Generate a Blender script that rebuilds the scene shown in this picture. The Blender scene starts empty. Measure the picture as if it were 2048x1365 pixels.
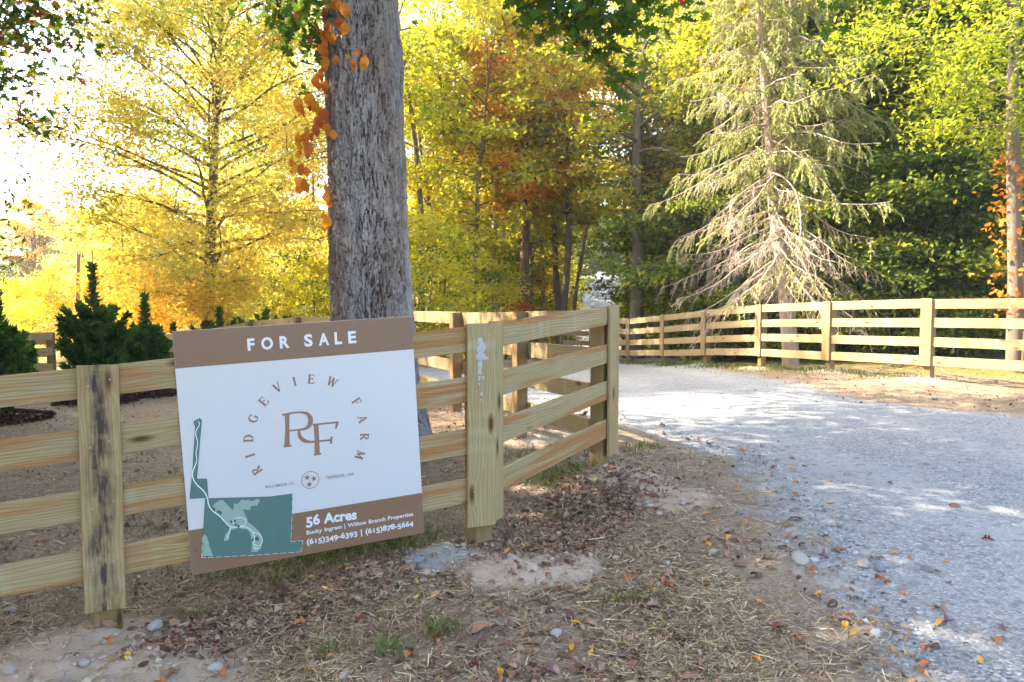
import bpy, bmesh, math, random
import numpy as np
from mathutils import Vector, Matrix
R = math.radians
C = bpy.context.scene.collection
scene = bpy.context.scene
rng = np.random.default_rng(11)
random.seed(5)

# ------------------------------------------------------------ camera, world, sun, exposure
F, CX, CY, CAMZ = 1480.0, 1024.0, 682.5, 1.6
PITCH = math.atan(87.5 / F)
cam_d = bpy.data.cameras.new('camera'); cam = bpy.data.objects.new('camera', cam_d); C.objects.link(cam)
cam.location = (0, 0, CAMZ); cam.rotation_euler = (R(90) - PITCH, 0, 0)
cam_d.sensor_width = 36; cam_d.lens = 36 * F / 2048; cam_d.clip_start = 0.05; cam_d.clip_end = 2000
scene.camera = cam
SUN_AZ = math.atan2(-0.97, 0.20)      # from the left, slightly ahead
SUN_EL = R(39)
sd = Vector((math.sin(SUN_AZ) * math.cos(SUN_EL), math.cos(SUN_AZ) * math.cos(SUN_EL), math.sin(SUN_EL)))
w = bpy.data.worlds.new("World"); scene.world = w; w.use_nodes = True
wn = w.node_tree; bg = wn.nodes['Background']
sky = wn.nodes.new('ShaderNodeTexSky'); sky.sky_type = 'NISHITA'; sky.sun_disc = False
sky.sun_elevation = SUN_EL; sky.sun_rotation = SUN_AZ; sky.dust_density = 4.0; sky.air_density = 0.9
wn.links.new(sky.outputs[0], bg.inputs[0]); bg.inputs[1].default_value = 0.15
sl = bpy.data.lights.new('sun', 'SUN'); sl.energy = 2.8; sl.angle = R(0.5); sl.color = (1.0, 0.88, 0.72)
so = bpy.data.objects.new('sun', sl); C.objects.link(so); so.rotation_euler = sd.to_track_quat('Z', 'Y').to_euler()
scene.view_settings.view_transform = 'Standard'; scene.view_settings.look = 'None'
scene.view_settings.gamma = 1; scene.view_settings.exposure = 3.12
scene.render.engine = 'CYCLES'
cy = scene.cycles
cy.use_denoising = True; cy.max_bounces = 8; cy.diffuse_bounces = 4; cy.transmission_bounces = 5
cy.glossy_bounces = 2; cy.transparent_max_bounces = 4; cy.caustics_reflective = False; cy.caustics_refractive = False

def ray(px, py):
    u = (px - CX) / F; v = (CY - py) / F
    cp, sp = math.cos(PITCH), math.sin(PITCH)
    y = cp + v * sp; z = v * cp - sp
    return u / y, z / y
def pt(px, py, d):
    a, b = ray(px, py); return Vector((a * d, d, CAMZ + b * d))

# ------------------------------------------------------------ helpers
def tag(o, label=None, cat=None, group=None, kind=None):
    if label: o['label'] = label
    if cat: o['category'] = cat
    if group: o['group'] = group
    if kind: o['kind'] = kind
    return o
def empty(name, loc, label, cat, group=None, rz=0):
    o = bpy.data.objects.new(name, None); C.objects.link(o); o.location = loc; o.rotation_euler = (0, 0, rz)
    o.empty_display_size = 0.2
    return tag(o, label, cat, group)
def link(name, me, mat=None, parent=None):
    o = bpy.data.objects.new(name, me); C.objects.link(o)
    if mat is not None and not me.materials: me.materials.append(mat)
    if parent is not None: o.parent = parent
    return o
def mesh_np(name, verts, faces_flat, counts, tone=None, smooth=False, tname='tone'):
    """verts (N,3); faces_flat concatenated indices; counts per face"""
    me = bpy.data.meshes.new(name)
    verts = np.asarray(verts, dtype=np.float32); faces_flat = np.asarray(faces_flat, dtype=np.int32)
    counts = np.asarray(counts, dtype=np.int32)
    me.vertices.add(len(verts)); me.vertices.foreach_set('co', verts.ravel())
    me.loops.add(len(faces_flat)); me.loops.foreach_set('vertex_index', faces_flat)
    me.polygons.add(len(counts))
    starts = np.concatenate([[0], np.cumsum(counts)[:-1]]).astype(np.int32)
    me.polygons.foreach_set('loop_start', starts); me.polygons.foreach_set('loop_total', counts)
    me.polygons.foreach_set('use_smooth', np.full(len(counts), smooth))
    if tone is not None:
        if not isinstance(tone, dict): tone = {tname: tone}
        for k, v in tone.items():
            at = me.attributes.new(k, 'FLOAT', 'POINT'); at.data.foreach_set('value', np.asarray(v, dtype=np.float32))
    me.update(calc_edges=True); me.validate()
    return me
def grid_faces(nu, nv, wrap=False):
    i = np.arange(nu if wrap else nu - 1); j = np.arange(nv - 1)
    I, J = np.meshgrid(i, j, indexing='ij'); I2 = (I + 1) % nu
    f = np.stack([I * nv + J, I2 * nv + J, I2 * nv + J + 1, I * nv + J + 1], -1).reshape(-1, 4)
    return f
def smooth01(a, b, x):
    t = np.clip((x - a) / (b - a), 0, 1); return t * t * (3 - 2 * t)
_perm = np.random.default_rng(3).random((64, 64))
def vnoise(x, y):
    xi = np.floor(x).astype(int); yi = np.floor(y).astype(int); xf = x - xi; yf = y - yi
    xf = xf * xf * (3 - 2 * xf); yf = yf * yf * (3 - 2 * yf)
    g = lambda a, b: _perm[a % 64, b % 64]
    return (g(xi, yi) * (1 - xf) + g(xi + 1, yi) * xf) * (1 - yf) + (g(xi, yi + 1) * (1 - xf) + g(xi + 1, yi + 1) * xf) * yf - 0.5

# ------------------------------------------------------------ materials
class NT:
    def __init__(s, name):
        s.m = bpy.data.materials.new(name); s.m.use_nodes = True; s.t = s.m.node_tree
        s.t.nodes.clear(); s.out = s.t.nodes.new('ShaderNodeOutputMaterial')
    def n(s, typ, **kw):
        nd = s.t.nodes.new(typ)
        for k, v in kw.items():
            if k == 'inp':
                for kk, vv in v.items():
                    if isinstance(vv, bpy.types.NodeSocket): s.t.links.new(vv, nd.inputs[kk])
                    else: nd.inputs[kk].default_value = vv
            else: setattr(nd, k, v)
        return nd
    def ramp(s, fac, stops, interp='LINEAR'):
        nd = s.t.nodes.new('ShaderNodeValToRGB'); nd.color_ramp.interpolation = interp
        s.t.links.new(fac, nd.inputs[0]); e = nd.color_ramp.elements
        while len(e) < len(stops): e.new(0.5)
        for el, (p, c) in zip(e, stops): el.position = p; el.color = (*c, 1) if len(c) == 3 else c
        return nd.outputs[0]
    def mix(s, fac, a, b, mode='MIX'):
        nd = s.t.nodes.new('ShaderNodeMix'); nd.data_type = 'RGBA'; nd.blend_type = mode
        for i, v in ((0, fac), (6, a), (7, b)):
            if isinstance(v, bpy.types.NodeSocket): s.t.links.new(v, nd.inputs[i])
            elif i == 0: nd.inputs[0].default_value = v
            else: nd.inputs[i].default_value = (*v, 1)
        return nd.outputs[2]
    def math(s, op, a, b=0.0, c=None, clamp=False):
        nd = s.t.nodes.new('ShaderNodeMath'); nd.operation = op; nd.use_clamp = clamp
        for i, v in enumerate((a, b) if c is None else (a, b, c)):
            if isinstance(v, bpy.types.NodeSocket): s.t.links.new(v, nd.inputs[i])
            else: nd.inputs[i].default_value = v
        return nd.outputs[0]
    def noise(s, vec, scale, detail=4, rough=0.55, out=0):
        nd = s.n('ShaderNodeTexNoise', inp={'Scale': scale, 'Detail': detail, 'Roughness': rough})
        if vec is not None: s.t.links.new(vec, nd.inputs['Vector'])
        return nd.outputs[out]
    def map(s, vec, scale=(1, 1, 1), loc=(0, 0, 0)):
        nd = s.n('ShaderNodeMapping'); s.t.links.new(vec, nd.inputs[0])
        nd.inputs['Scale'].default_value = scale
        if isinstance(loc, bpy.types.NodeSocket): s.t.links.new(loc, nd.inputs['Location'])
        else: nd.inputs['Location'].default_value = loc
        return nd.outputs[0]
    def finish(s, col, rough=0.8, bump=None, bs=0.3, bd=0.01, spec=0.3):
        p = s.n('ShaderNodeBsdfPrincipled'); 
        if isinstance(col, bpy.types.NodeSocket): s.t.links.new(col, p.inputs['Base Color'])
        else: p.inputs['Base Color'].default_value = (*col, 1)
        if isinstance(rough, bpy.types.NodeSocket): s.t.links.new(rough, p.inputs['Roughness'])
        else: p.inputs['Roughness'].default_value = rough
        p.inputs['Specular IOR Level'].default_value = spec
        if bump is not None:
            b = s.n('ShaderNodeBump', inp={'Strength': bs, 'Distance': bd}); s.t.links.new(bump, b.inputs['Height'])
            s.t.links.new(b.outputs[0], p.inputs['Normal'])
        s.t.links.new(p.outputs[0], s.out.inputs[0]); return s.m

def leaf_mat(name, stops, trans=0.55, rough=0.55):
    t = NT(name); a = t.n('ShaderNodeAttribute', attribute_name='tone')
    col = t.ramp(a.outputs['Fac'], stops)
    geo = t.n('ShaderNodeTexCoord')
    nz = t.noise(geo.outputs['Object'], 30, 2)
    col = t.mix(0.35, col, t.mix(nz, (0.25, 0.25, 0.25), (1, 1, 1)), 'MULTIPLY')
    d = t.n('ShaderNodeBsdfPrincipled', inp={'Base Color': col, 'Roughness': rough, 'Specular IOR Level': 0.25})
    tc = t.mix(1.0, col, (1.38, 1.34, 0.85), 'MULTIPLY')
    tr = t.n('ShaderNodeBsdfTranslucent', inp={'Color': tc})
    mx = t.n('ShaderNodeMixShader', inp={0: trans})
    t.t.links.new(d.outputs[0], mx.inputs[1]); t.t.links.new(tr.outputs[0], mx.inputs[2])
    t.t.links.new(mx.outputs[0], t.out.inputs[0]); return t.m

GR_D = (0.035, 0.075, 0.012); GR_M = (0.09, 0.16, 0.018); GR_Y = (0.22, 0.28, 0.025)
YL = (0.55, 0.46, 0.035); GO = (0.66, 0.40, 0.03); OR = (0.62, 0.22, 0.03); RD = (0.40, 0.06, 0.02)
M = {}
M['yellow'] = leaf_mat('yellow_foliage', [(0, (0.26, 0.31, 0.06)), (0.25, (0.52, 0.50, 0.10)), (0.6, (0.76, 0.65, 0.17)), (0.88, (0.80, 0.58, 0.16)), (1, (0.76, 0.38, 0.10))], 0.6)
M['yellowgreen'] = leaf_mat('yellow_green_foliage', [(0, (0.12, 0.19, 0.02)), (0.35, (0.27, 0.34, 0.03)), (0.7, (0.50, 0.48, 0.04)), (1, (0.68, 0.52, 0.05))], 0.6)
M['green'] = leaf_mat('green_foliage', [(0, (0.05, 0.10, 0.015)), (0.5, (0.12, 0.20, 0.02)), (0.85, (0.24, 0.30, 0.025)), (1, (0.42, 0.42, 0.03))], 0.5)
M['darkgreen'] = leaf_mat('dark_green_foliage', [(0, (0.035, 0.075, 0.012)), (0.45, (0.08, 0.14, 0.02)), (0.75, (0.17, 0.22, 0.025)), (1, (0.42, 0.40, 0.04))], 0.5)
M['orange'] = leaf_mat('orange_foliage', [(0, (0.34, 0.36, 0.03)), (0.35, (0.62, 0.48, 0.06)), (0.7, GO), (1, OR)], 0.6)
M['red'] = leaf_mat('red_foliage', [(0, (0.25, 0.15, 0.02)), (0.5, (0.5, 0.16, 0.025)), (1, RD)], 0.5)
M['oakleaf'] = leaf_mat('oak_foliage', [(0, (0.03, 0.075, 0.012)), (0.6, (0.08, 0.16, 0.015)), (0.82, (0.25, 0.27, 0.02)), (0.92, (0.5, 0.25, 0.03)), (1, (0.35, 0.05, 0.03))], 0.5)
M['vine'] = leaf_mat('orange_vine_leaf', [(0, (0.52, 0.12, 0.03)), (0.5, (0.68, 0.23, 0.03)), (1, (0.78, 0.38, 0.03))], 0.5)
M['needle'] = leaf_mat('spruce_needles', [(0, (0.22, 0.26, 0.06)), (0.5, (0.40, 0.43, 0.13)), (0.8, (0.54, 0.52, 0.22)), (1, (0.62, 0.52, 0.30))], 0.3)
M['cedar'] = leaf_mat('cedar_foliage', [(0, (0.03, 0.07, 0.015)), (0.5, (0.075, 0.16, 0.028)), (1, (0.20, 0.30, 0.05))], 0.4)
M['grass'] = leaf_mat('grass_blade', [(0, (0.05, 0.08, 0.02)), (0.6, (0.13, 0.18, 0.035)), (1, (0.36, 0.33, 0.12))], 0.35)

def straw_mat():
    t = NT('straw'); a = t.n('ShaderNodeAttribute', attribute_name='tone')
    col = t.ramp(a.outputs['Fac'], [(0, (0.08, 0.045, 0.025)), (0.25, (0.20, 0.125, 0.065)), (0.5, (0.38, 0.27, 0.145)), (0.8, (0.54, 0.41, 0.235)), (1, (0.68, 0.56, 0.36))])
    return t.finish(col, 0.7)
M['straw'] = straw_mat()
def litter_mat():
    t = NT('leaf_litter'); a = t.n('ShaderNodeAttribute', attribute_name='tone')
    col = t.ramp(a.outputs['Fac'], [(0, (0.08, 0.04, 0.025)), (0.35, (0.20, 0.10, 0.055)), (0.6, (0.32, 0.19, 0.11)), (0.8, (0.34, 0.25, 0.19)), (0.93, (0.40, 0.17, 0.05)), (1, (0.55, 0.36, 0.06))])
    return t.finish(col, 0.65)
M['litter'] = litter_mat()
def fleaf_mat(name, c1, c2):
    t = NT(name); tc = t.n('ShaderNodeTexCoord'); nz = t.noise(tc.outputs['Object'], 25, 4, 0.7)
    col = t.mix(t.math('MULTIPLY_ADD', nz, 2.2, -0.6, clamp=True), c1, c2)
    return t.finish(col, 0.5, nz, 0.3, 0.004)
M['fl_gold'] = fleaf_mat('golden_fallen_leaf', (0.62, 0.34, 0.03), (0.48, 0.20, 0.03))
M['fl_orange'] = fleaf_mat('orange_fallen_leaf', (0.50, 0.19, 0.04), (0.30, 0.10, 0.04))
M['fl_brown'] = fleaf_mat('brown_fallen_leaf', (0.22, 0.12, 0.08), (0.36, 0.22, 0.15))
M['fl_purple'] = fleaf_mat('purple_fallen_leaf', (0.20, 0.10, 0.12), (0.12, 0.06, 0.07))
M['fl_red'] = fleaf_mat('red_fallen_leaf', (0.24, 0.06, 0.035), (0.14, 0.04, 0.03))

def wood_mat(name, tint=(1, 1, 1), stain=0.0, heart=0.6, dark=0.0, base=None):
    """Pressure treated pine: grain along object X, knots, orange heartwood streaks, green tint."""
    t = NT(name); tc = t.n('ShaderNodeTexCoord'); oi = t.n('ShaderNodeObjectInfo')
    cx = t.n('ShaderNodeCombineXYZ', inp={'X': t.math('MULTIPLY', oi.outputs['Random'], 37.0), 'Y': t.math('MULTIPLY', oi.outputs['Random'], 11.0), 'Z': t.math('MULTIPLY', oi.outputs['Random'], 53.0)})
    add = t.n('ShaderNodeVectorMath', operation='ADD'); t.t.links.new(tc.outputs['Object'], add.inputs[0]); t.t.links.new(cx.outputs[0], add.inputs[1])
    P = add.outputs[0]
    # knots
    kn = t.n('ShaderNodeTexVoronoi', feature='F1', inp={'Scale': 1.0, 'Randomness': 1.0})
    t.t.links.new(t.map(P, (2.3, 7.5, 5.0)), kn.inputs['Vector'])
    kd = kn.outputs['Distance']
    knot = t.math('SUBTRACT', 1.0, t.math('MULTIPLY', kd, 5.6), clamp=True)
    halo = t.math('SUBTRACT', 1.0, t.math('MULTIPLY', kd, 3.0), clamp=True)
    # grain
    warp = t.noise(t.map(P, (1.2, 6, 6)), 1.0, 2, 0.5, 1)
    wadd = t.n('ShaderNodeVectorMath', operation='MULTIPLY_ADD'); t.t.links.new(warp, wadd.inputs[0]); wadd.inputs[1].default_value = (0.0, 0.07, 0.07); t.t.links.new(P, wadd.inputs[2])
    hb = t.n('ShaderNodeCombineXYZ', inp={'Y': t.math('MULTIPLY', halo, 0.03)})
    wa2 = t.n('ShaderNodeVectorMath', operation='ADD'); t.t.links.new(wadd.outputs[0], wa2.inputs[0]); t.t.links.new(hb.outputs[0], wa2.inputs[1])
    wave = t.n('ShaderNodeTexWave', wave_type='BANDS', bands_direction='DIAGONAL', inp={'Scale': 1.0, 'Distortion': 4.0, 'Detail': 3, 'Detail Scale': 2.0})
    t.t.links.new(t.map(wa2.outputs[0], (0.25, 34, 34)), wave.inputs['Vector'])
    fine = t.noise(t.map(P, (5, 190, 190)), 1.0, 3, 0.6)
    blot = t.noise(t.map(P, (1.1, 4, 4)), 1.0, 3, 0.55)
    c = t.mix(wave.outputs['Fac'], (0.33, 0.235, 0.12), (0.415, 0.305, 0.17)) if base is None else t.mix(wave.outputs['Fac'], base[0], base[1])
    c = t.mix(t.math('MULTIPLY_ADD', blot, 1.6, -0.45, clamp=True), c, t.mix(1.0, c, (0.80, 0.86, 0.68), 'MULTIPLY'))
    c = t.mix(t.math('MULTIPLY', t.math('MULTIPLY_ADD', fine, 2.0, -0.6, clamp=True), 0.55), c, (0.22, 0.165, 0.095))
    # vertical weather bands of pale green
    band = t.noise(t.map(P, (7, 0.2, 0.2)), 1.0, 1, 0.5)
    c = t.mix(t.math('MULTIPLY', t.math('MULTIPLY_ADD', band, 5.0, -3.1, clamp=True), 0.4), c, (0.44, 0.44, 0.30))
    # heartwood streak
    hs = t.noise(t.map(P, (0.8, 13, 13)), 1.0, 3, 0.5)
    hf = t.math('MULTIPLY', t.math('MULTIPLY_ADD', hs, 10.0, -5.1, clamp=True), heart)
    c = t.mix(hf, c, t.mix(fine, (0.38, 0.195, 0.07), (0.25, 0.105, 0.035)))
    c = t.mix(t.math('MULTIPLY', halo, 0.45), c, (0.38, 0.22, 0.08))
    c = t.mix(t.math('MULTIPLY', knot, 1.6, clamp=True), c, (0.09, 0.045, 0.02))
    if stain > 0:   # black mould streak down the middle of the board
        sx = t.n('ShaderNodeSeparateXYZ'); t.t.links.new(tc.outputs['Object'], sx.inputs[0])
        wob = t.noise(t.map(tc.outputs['Object'], (5, 3, 3)), 1.0, 4, 0.6)
        yy = t.math('ABSOLUTE', t.math('ADD', sx.outputs['Y'], t.math('MULTIPLY_ADD', wob, 0.14, -0.070)))
        st = t.math('SUBTRACT', 1.0, t.math('MULTIPLY', yy, 15.0), clamp=True)
        ln = t.noise(t.map(tc.outputs['Object'], (6, 55, 30)), 1.0, 4, 0.65)
        br = t.noise(t.map(tc.outputs['Object'], (9, 12, 5)), 1.0, 3, 0.6)
        f = t.math('MULTIPLY', t.math('MULTIPLY', st, t.math('MULTIPLY_ADD', ln, 4.0, -1.35, clamp=True)), t.math('MULTIPLY_ADD', br, 3.6, -1.0, clamp=True))
        c = t.mix(t.math('MULTIPLY', f, stain, clamp=True), c, (0.055, 0.045, 0.038))
    c = t.mix(1.0, c, tint, 'MULTIPLY')
    hgt = t.math('ADD', fine, t.math('MULTIPLY', wave.outputs['Fac'], 0.5))
    return t.finish(c, 0.78, hgt, 0.6, 0.004, 0.2)
M['rail'] = wood_mat('treated_pine_rail', (0.90, 0.91, 0.88), heart=1.0)
M['railpale'] = wood_mat('pale_pine_rail', (1.15, 1.15, 1.12), heart=0.12)
M['face'] = wood_mat('treated_pine_face_board', (0.90, 0.93, 0.86), heart=0.45)
M['facestain'] = wood_mat('mould_stained_face_board', (0.90, 0.86, 0.78), stain=1.35, heart=0.2)
M['post'] = wood_mat('treated_post', (0.66, 0.60, 0.52), heart=0.3)

def bark_mat(name, a, b, c, lichen=0.3, sc=1.0):
    t = NT(name); tc = t.n('ShaderNodeTexCoord'); P = tc.outputs['Object']
    n1 = t.noise(t.map(P, (18 * sc, 18 * sc, 3.0 * sc)), 1.0, 6, 0.65)
    n2 = t.noise(t.map(P, (1.6, 1.6, 0.9)), 1.0, 4, 0.6)
    n3 = t.noise(t.map(P, (90 * sc, 90 * sc, 25 * sc)), 1.0, 4, 0.7)
    col = t.mix(t.math('MULTIPLY_ADD', n1, 2.4, -0.7, clamp=True), a, b)
    col = t.mix(t.math('MULTIPLY_ADD', n3, 1.6, -0.5, clamp=True), col, t.mix(0.5, col, c))
    col = t.mix(t.math('MULTIPLY', t.math('MULTIPLY_ADD', n2, 5, -2.6, clamp=True), lichen), col, (0.30, 0.34, 0.30))
    if name == 'oak_bark':
        ib = t.n('ShaderNodeAttribute', attribute_name='innerbark_shade').outputs['Fac']
        col = t.mix(t.math('MULTIPLY', ib, 0.92), col, (0.105, 0.068, 0.048))  # brown inner bark plus painted shade that deepens the cracks
        col = t.mix(t.math('MULTIPLY_ADD', t.noise(t.map(P, (2.5, 2.5, 0.5), (3, 1, 0)), 1.0, 3, 0.5), 4, -1.9, clamp=True), col, t.mix(1.0, col, (0.78, 0.66, 0.56), 'MULTIPLY'))
    return t.finish(col, 0.9, t.math('ADD', n1, t.math('MULTIPLY', n3, 0.4)), 0.7, 0.02, 0.1)
M['oakbark'] = bark_mat('oak_bark', (0.21, 0.175, 0.145), (0.42, 0.39, 0.365), (0.12, 0.085, 0.07), 0.55)
M['bark'] = bark_mat('grey_brown_bark', (0.14, 0.105, 0.075), (0.25, 0.205, 0.15), (0.07, 0.05, 0.04), 0.2, 0.7)
M['barkdark'] = bark_mat('dark_bark', (0.07, 0.055, 0.042), (0.13, 0.105, 0.08), (0.04, 0.03, 0.025), 0.2, 0.7)
M['barkred'] = bark_mat('reddish_bark', (0.13, 0.07, 0.045), (0.24, 0.14, 0.09), (0.07, 0.04, 0.03), 0.05, 0.7)
M['barkpole'] = bark_mat('pale_grey_bark', (0.24, 0.20, 0.15), (0.40, 0.34, 0.27), (0.14, 0.11, 0.08), 0.2, 0.7)
M['barkpale'] = bark_mat('pale_spruce_bark', (0.36, 0.26, 0.20), (0.62, 0.48, 0.38), (0.25, 0.16, 0.12), 0.1, 0.8)
M['twig'] = bark_mat('dead_twig', (0.42, 0.33, 0.26), (0.58, 0.47, 0.38), (0.3, 0.2, 0.15), 0.0, 1)

def ground_mat():
    t = NT('ground_soil_and_gravel'); tc = t.n('ShaderNodeTexCoord'); P = tc.outputs['Object']
    at = lambda k: t.n('ShaderNodeAttribute', attribute_name=k).outputs['Fac']
    big = t.noise(P, 0.9, 4, 0.6); med = t.noise(P, 7, 5, 0.65); fin = t.noise(P, 70, 4, 0.7); vf = t.noise(P, 260, 3, 0.7)
    dirt = t.mix(t.math('MULTIPLY_ADD', med, 2, -0.5, clamp=True), (0.20, 0.13, 0.08), (0.36, 0.255, 0.165))
    dirt = t.mix(t.math('MULTIPLY_ADD', big, 3, -1.0, clamp=True), dirt, (0.30, 0.22, 0.15))
    dirt = t.mix(t.math('MULTIPLY_ADD', fin, 2.6, -0.9, clamp=True), dirt, t.mix(0.55, dirt, (0.07, 0.05, 0.035)))
    # bits of chaff read on open ground as elongated specks
    v = t.n('ShaderNodeTexVoronoi', inp={'Scale': 1.0}); t.t.links.new(t.map(P, (60, 110, 60)), v.inputs['Vector'])
    ch = t.math('GREATER_THAN', t.n('ShaderNodeSeparateColor', inp={0: v.outputs['Color']}).outputs[0], 0.72)
    dirt = t.mix(t.math('MULTIPLY', ch, 0.5), dirt, (0.42, 0.35, 0.25))
    wood = t.mix(fin, (0.10, 0.065, 0.03), (0.30, 0.19, 0.07))
    wood = t.mix(t.math('MULTIPLY_ADD', t.noise(P, 0.35, 3, 0.6), 5, -2.2, clamp=True), wood, (0.12, 0.15, 0.035))
    base = t.mix(at('woods'), dirt, wood)
    base = t.mix(at('verge'), base, t.mix(fin, (0.09, 0.13, 0.03), (0.22, 0.24, 0.07)))
    soil = t.mix(t.math('MULTIPLY_ADD', med, 2, -0.5, clamp=True), (0.41, 0.28, 0.185), (0.50, 0.40, 0.30))
    soil = t.mix(t.math('MULTIPLY_ADD', vf, 1.8, -0.5, clamp=True), soil, t.mix(0.4, soil, (0.3, 0.24, 0.18)))
    brk = t.math('MULTIPLY_ADD', med, 1.5, -0.75)
    sm = t.math('MULTIPLY_ADD', t.math('ADD', at('soil'), brk), 2.2, -0.6, clamp=True)
    base = t.mix(sm, base, soil)
    cm = t.math('MULTIPLY_ADD', t.math('ADD', at('cement'), brk), 2.2, -0.6, clamp=True)
    base = t.mix(cm, base, t.mix(fin, (0.21, 0.20, 0.185), (0.31, 0.30, 0.28)))
    # gravel
    g1 = t.n('ShaderNodeTexVoronoi', inp={'Scale': 75.0}); t.t.links.new(P, g1.inputs['Vector'])
    g2 = t.n('ShaderNodeTexVoronoi', inp={'Scale': 24.0}); t.t.links.new(P, g2.inputs['Vector'])
    gcv = t.n('ShaderNodeSeparateColor', inp={0: g1.outputs['Color']}).outputs[0]
    gr = t.ramp(gcv, [(0, (0.13, 0.13, 0.13)), (0.5, (0.275, 0.27, 0.26)), (0.85, (0.37, 0.365, 0.35)), (1, (0.52, 0.51, 0.49))])
    gr = t.mix(t.math('MULTIPLY', t.math('MULTIPLY_ADD', t.noise(t.map(P, (1, 1, 1)), 1.3, 5, 0.65), 3.2, -1.1, clamp=True), 0.7), gr, (0.345, 0.34, 0.33))
    gr = t.mix(t.math('MULTIPLY', t.math('MULTIPLY_ADD', t.noise(P, 3.1, 5, 0.7), 4, -2.0, clamp=True), 0.55), gr, (0.29, 0.27, 0.245))
    gr = t.mix(t.math('MULTIPLY', t.math('MULTIPLY', at('rut'), t.math('MULTIPLY_ADD', t.noise(P, 2.2, 4, 0.6), 2.0, -0.4, clamp=True)), 0.6), gr, (0.40, 0.395, 0.38))
    gr = t.mix(t.math('MULTIPLY', t.math('GREATER_THAN', t.n('ShaderNodeSeparateColor', inp={0: g2.outputs['Color']}).outputs[0], 0.86), 0.45), gr, (0.16, 0.155, 0.15))
    gm = t.math('MULTIPLY_ADD', t.math('ADD', at('gravel'), t.math('MULTIPLY_ADD', t.noise(P, 5, 5, 0.7), 0.9, -0.45)), 3.0, -1.0, clamp=True)
    col = t.mix(gm, base, gr)
    h1 = t.math('MULTIPLY', g1.outputs['Distance'], -0.6); h = t.math('ADD', t.math('ADD', fin, vf), t.math('MULTIPLY', h1, gm))
    return t.finish(col, 0.92, h, 0.55, 0.012, 0.15)
M['ground'] = ground_mat()
def stone_mat(name, a, b):
    t = NT(name); tc = t.n('ShaderNodeTexCoord'); oi = t.n('ShaderNodeObjectInfo')
    nz = t.noise(tc.outputs['Object'], 18, 5, 0.65); c = t.mix(nz, a, b)
    c = t.mix(t.math('MULTIPLY', oi.outputs['Random'], 0.5), c, t.mix(1.0, c, (0.75, 0.72, 0.68), 'MULTIPLY'))
    return t.finish(c, 0.85, nz, 0.4, 0.01, 0.2)
M['stone'] = stone_mat('pale_limestone', (0.27, 0.23, 0.19), (0.43, 0.40, 0.355))
M['stoneblue'] = stone_mat('blue_grey_stone', (0.12, 0.13, 0.145), (0.27, 0.285, 0.30))
M['pebble'] = stone_mat('gravel_pebble', (0.32, 0.34, 0.37), (0.55, 0.56, 0.57))
def plain(name, c, rough=0.5, spec=0.4, nscale=0, amt=0.1):
    t = NT(name)
    if nscale:
        tc = t.n('ShaderNodeTexCoord'); nz = t.noise(tc.outputs['Object'], nscale, 4, 0.6)
        col = t.mix(nz, tuple(x * (1 - amt) for x in c), tuple(min(1, x * (1 + amt)) for x in c)); return t.finish(col, rough, spec=spec)
    return t.finish(c, rough, spec=spec)
M['white'] = plain('sign_white', (0.49, 0.487, 0.465), 0.22, 0.5, 3, 0.015)
M['brown'] = plain('sign_brown', (0.185, 0.104, 0.056), 0.4, 0.4, 60, 0.06)
M['ink'] = plain('sign_white_letter', (0.58, 0.58, 0.575), 0.35)
M['brownink'] = plain('sign_brown_ink', (0.235, 0.13, 0.085), 0.4)
M['mapgreen'] = plain('map_green', (0.07, 0.14, 0.115), 0.45, 0.4, 40, 0.12)
M['maplight'] = plain('map_light_green', (0.23, 0.31, 0.25), 0.45, 0.4, 60, 0.1)
M['mapdark'] = plain('map_dark_outline', (0.035, 0.075, 0.07), 0.45)
M['mapwhite'] = plain('map_road', (0.68, 0.72, 0.66), 0.45)
M['nail'] = plain('galvanised_nail', (0.30, 0.30, 0.29), 0.45)
M['screw'] = plain('screw_steel', (0.08, 0.07, 0.06), 0.4)
M['mulch'] = plain('mulch_brown', (0.065, 0.03, 0.02), 0.9, 0.1, 40, 0.5)
M['paint'] = plain('white_paint_smear', (0.34, 0.335, 0.31), 0.6, 0.3, 30, 0.12)

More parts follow.
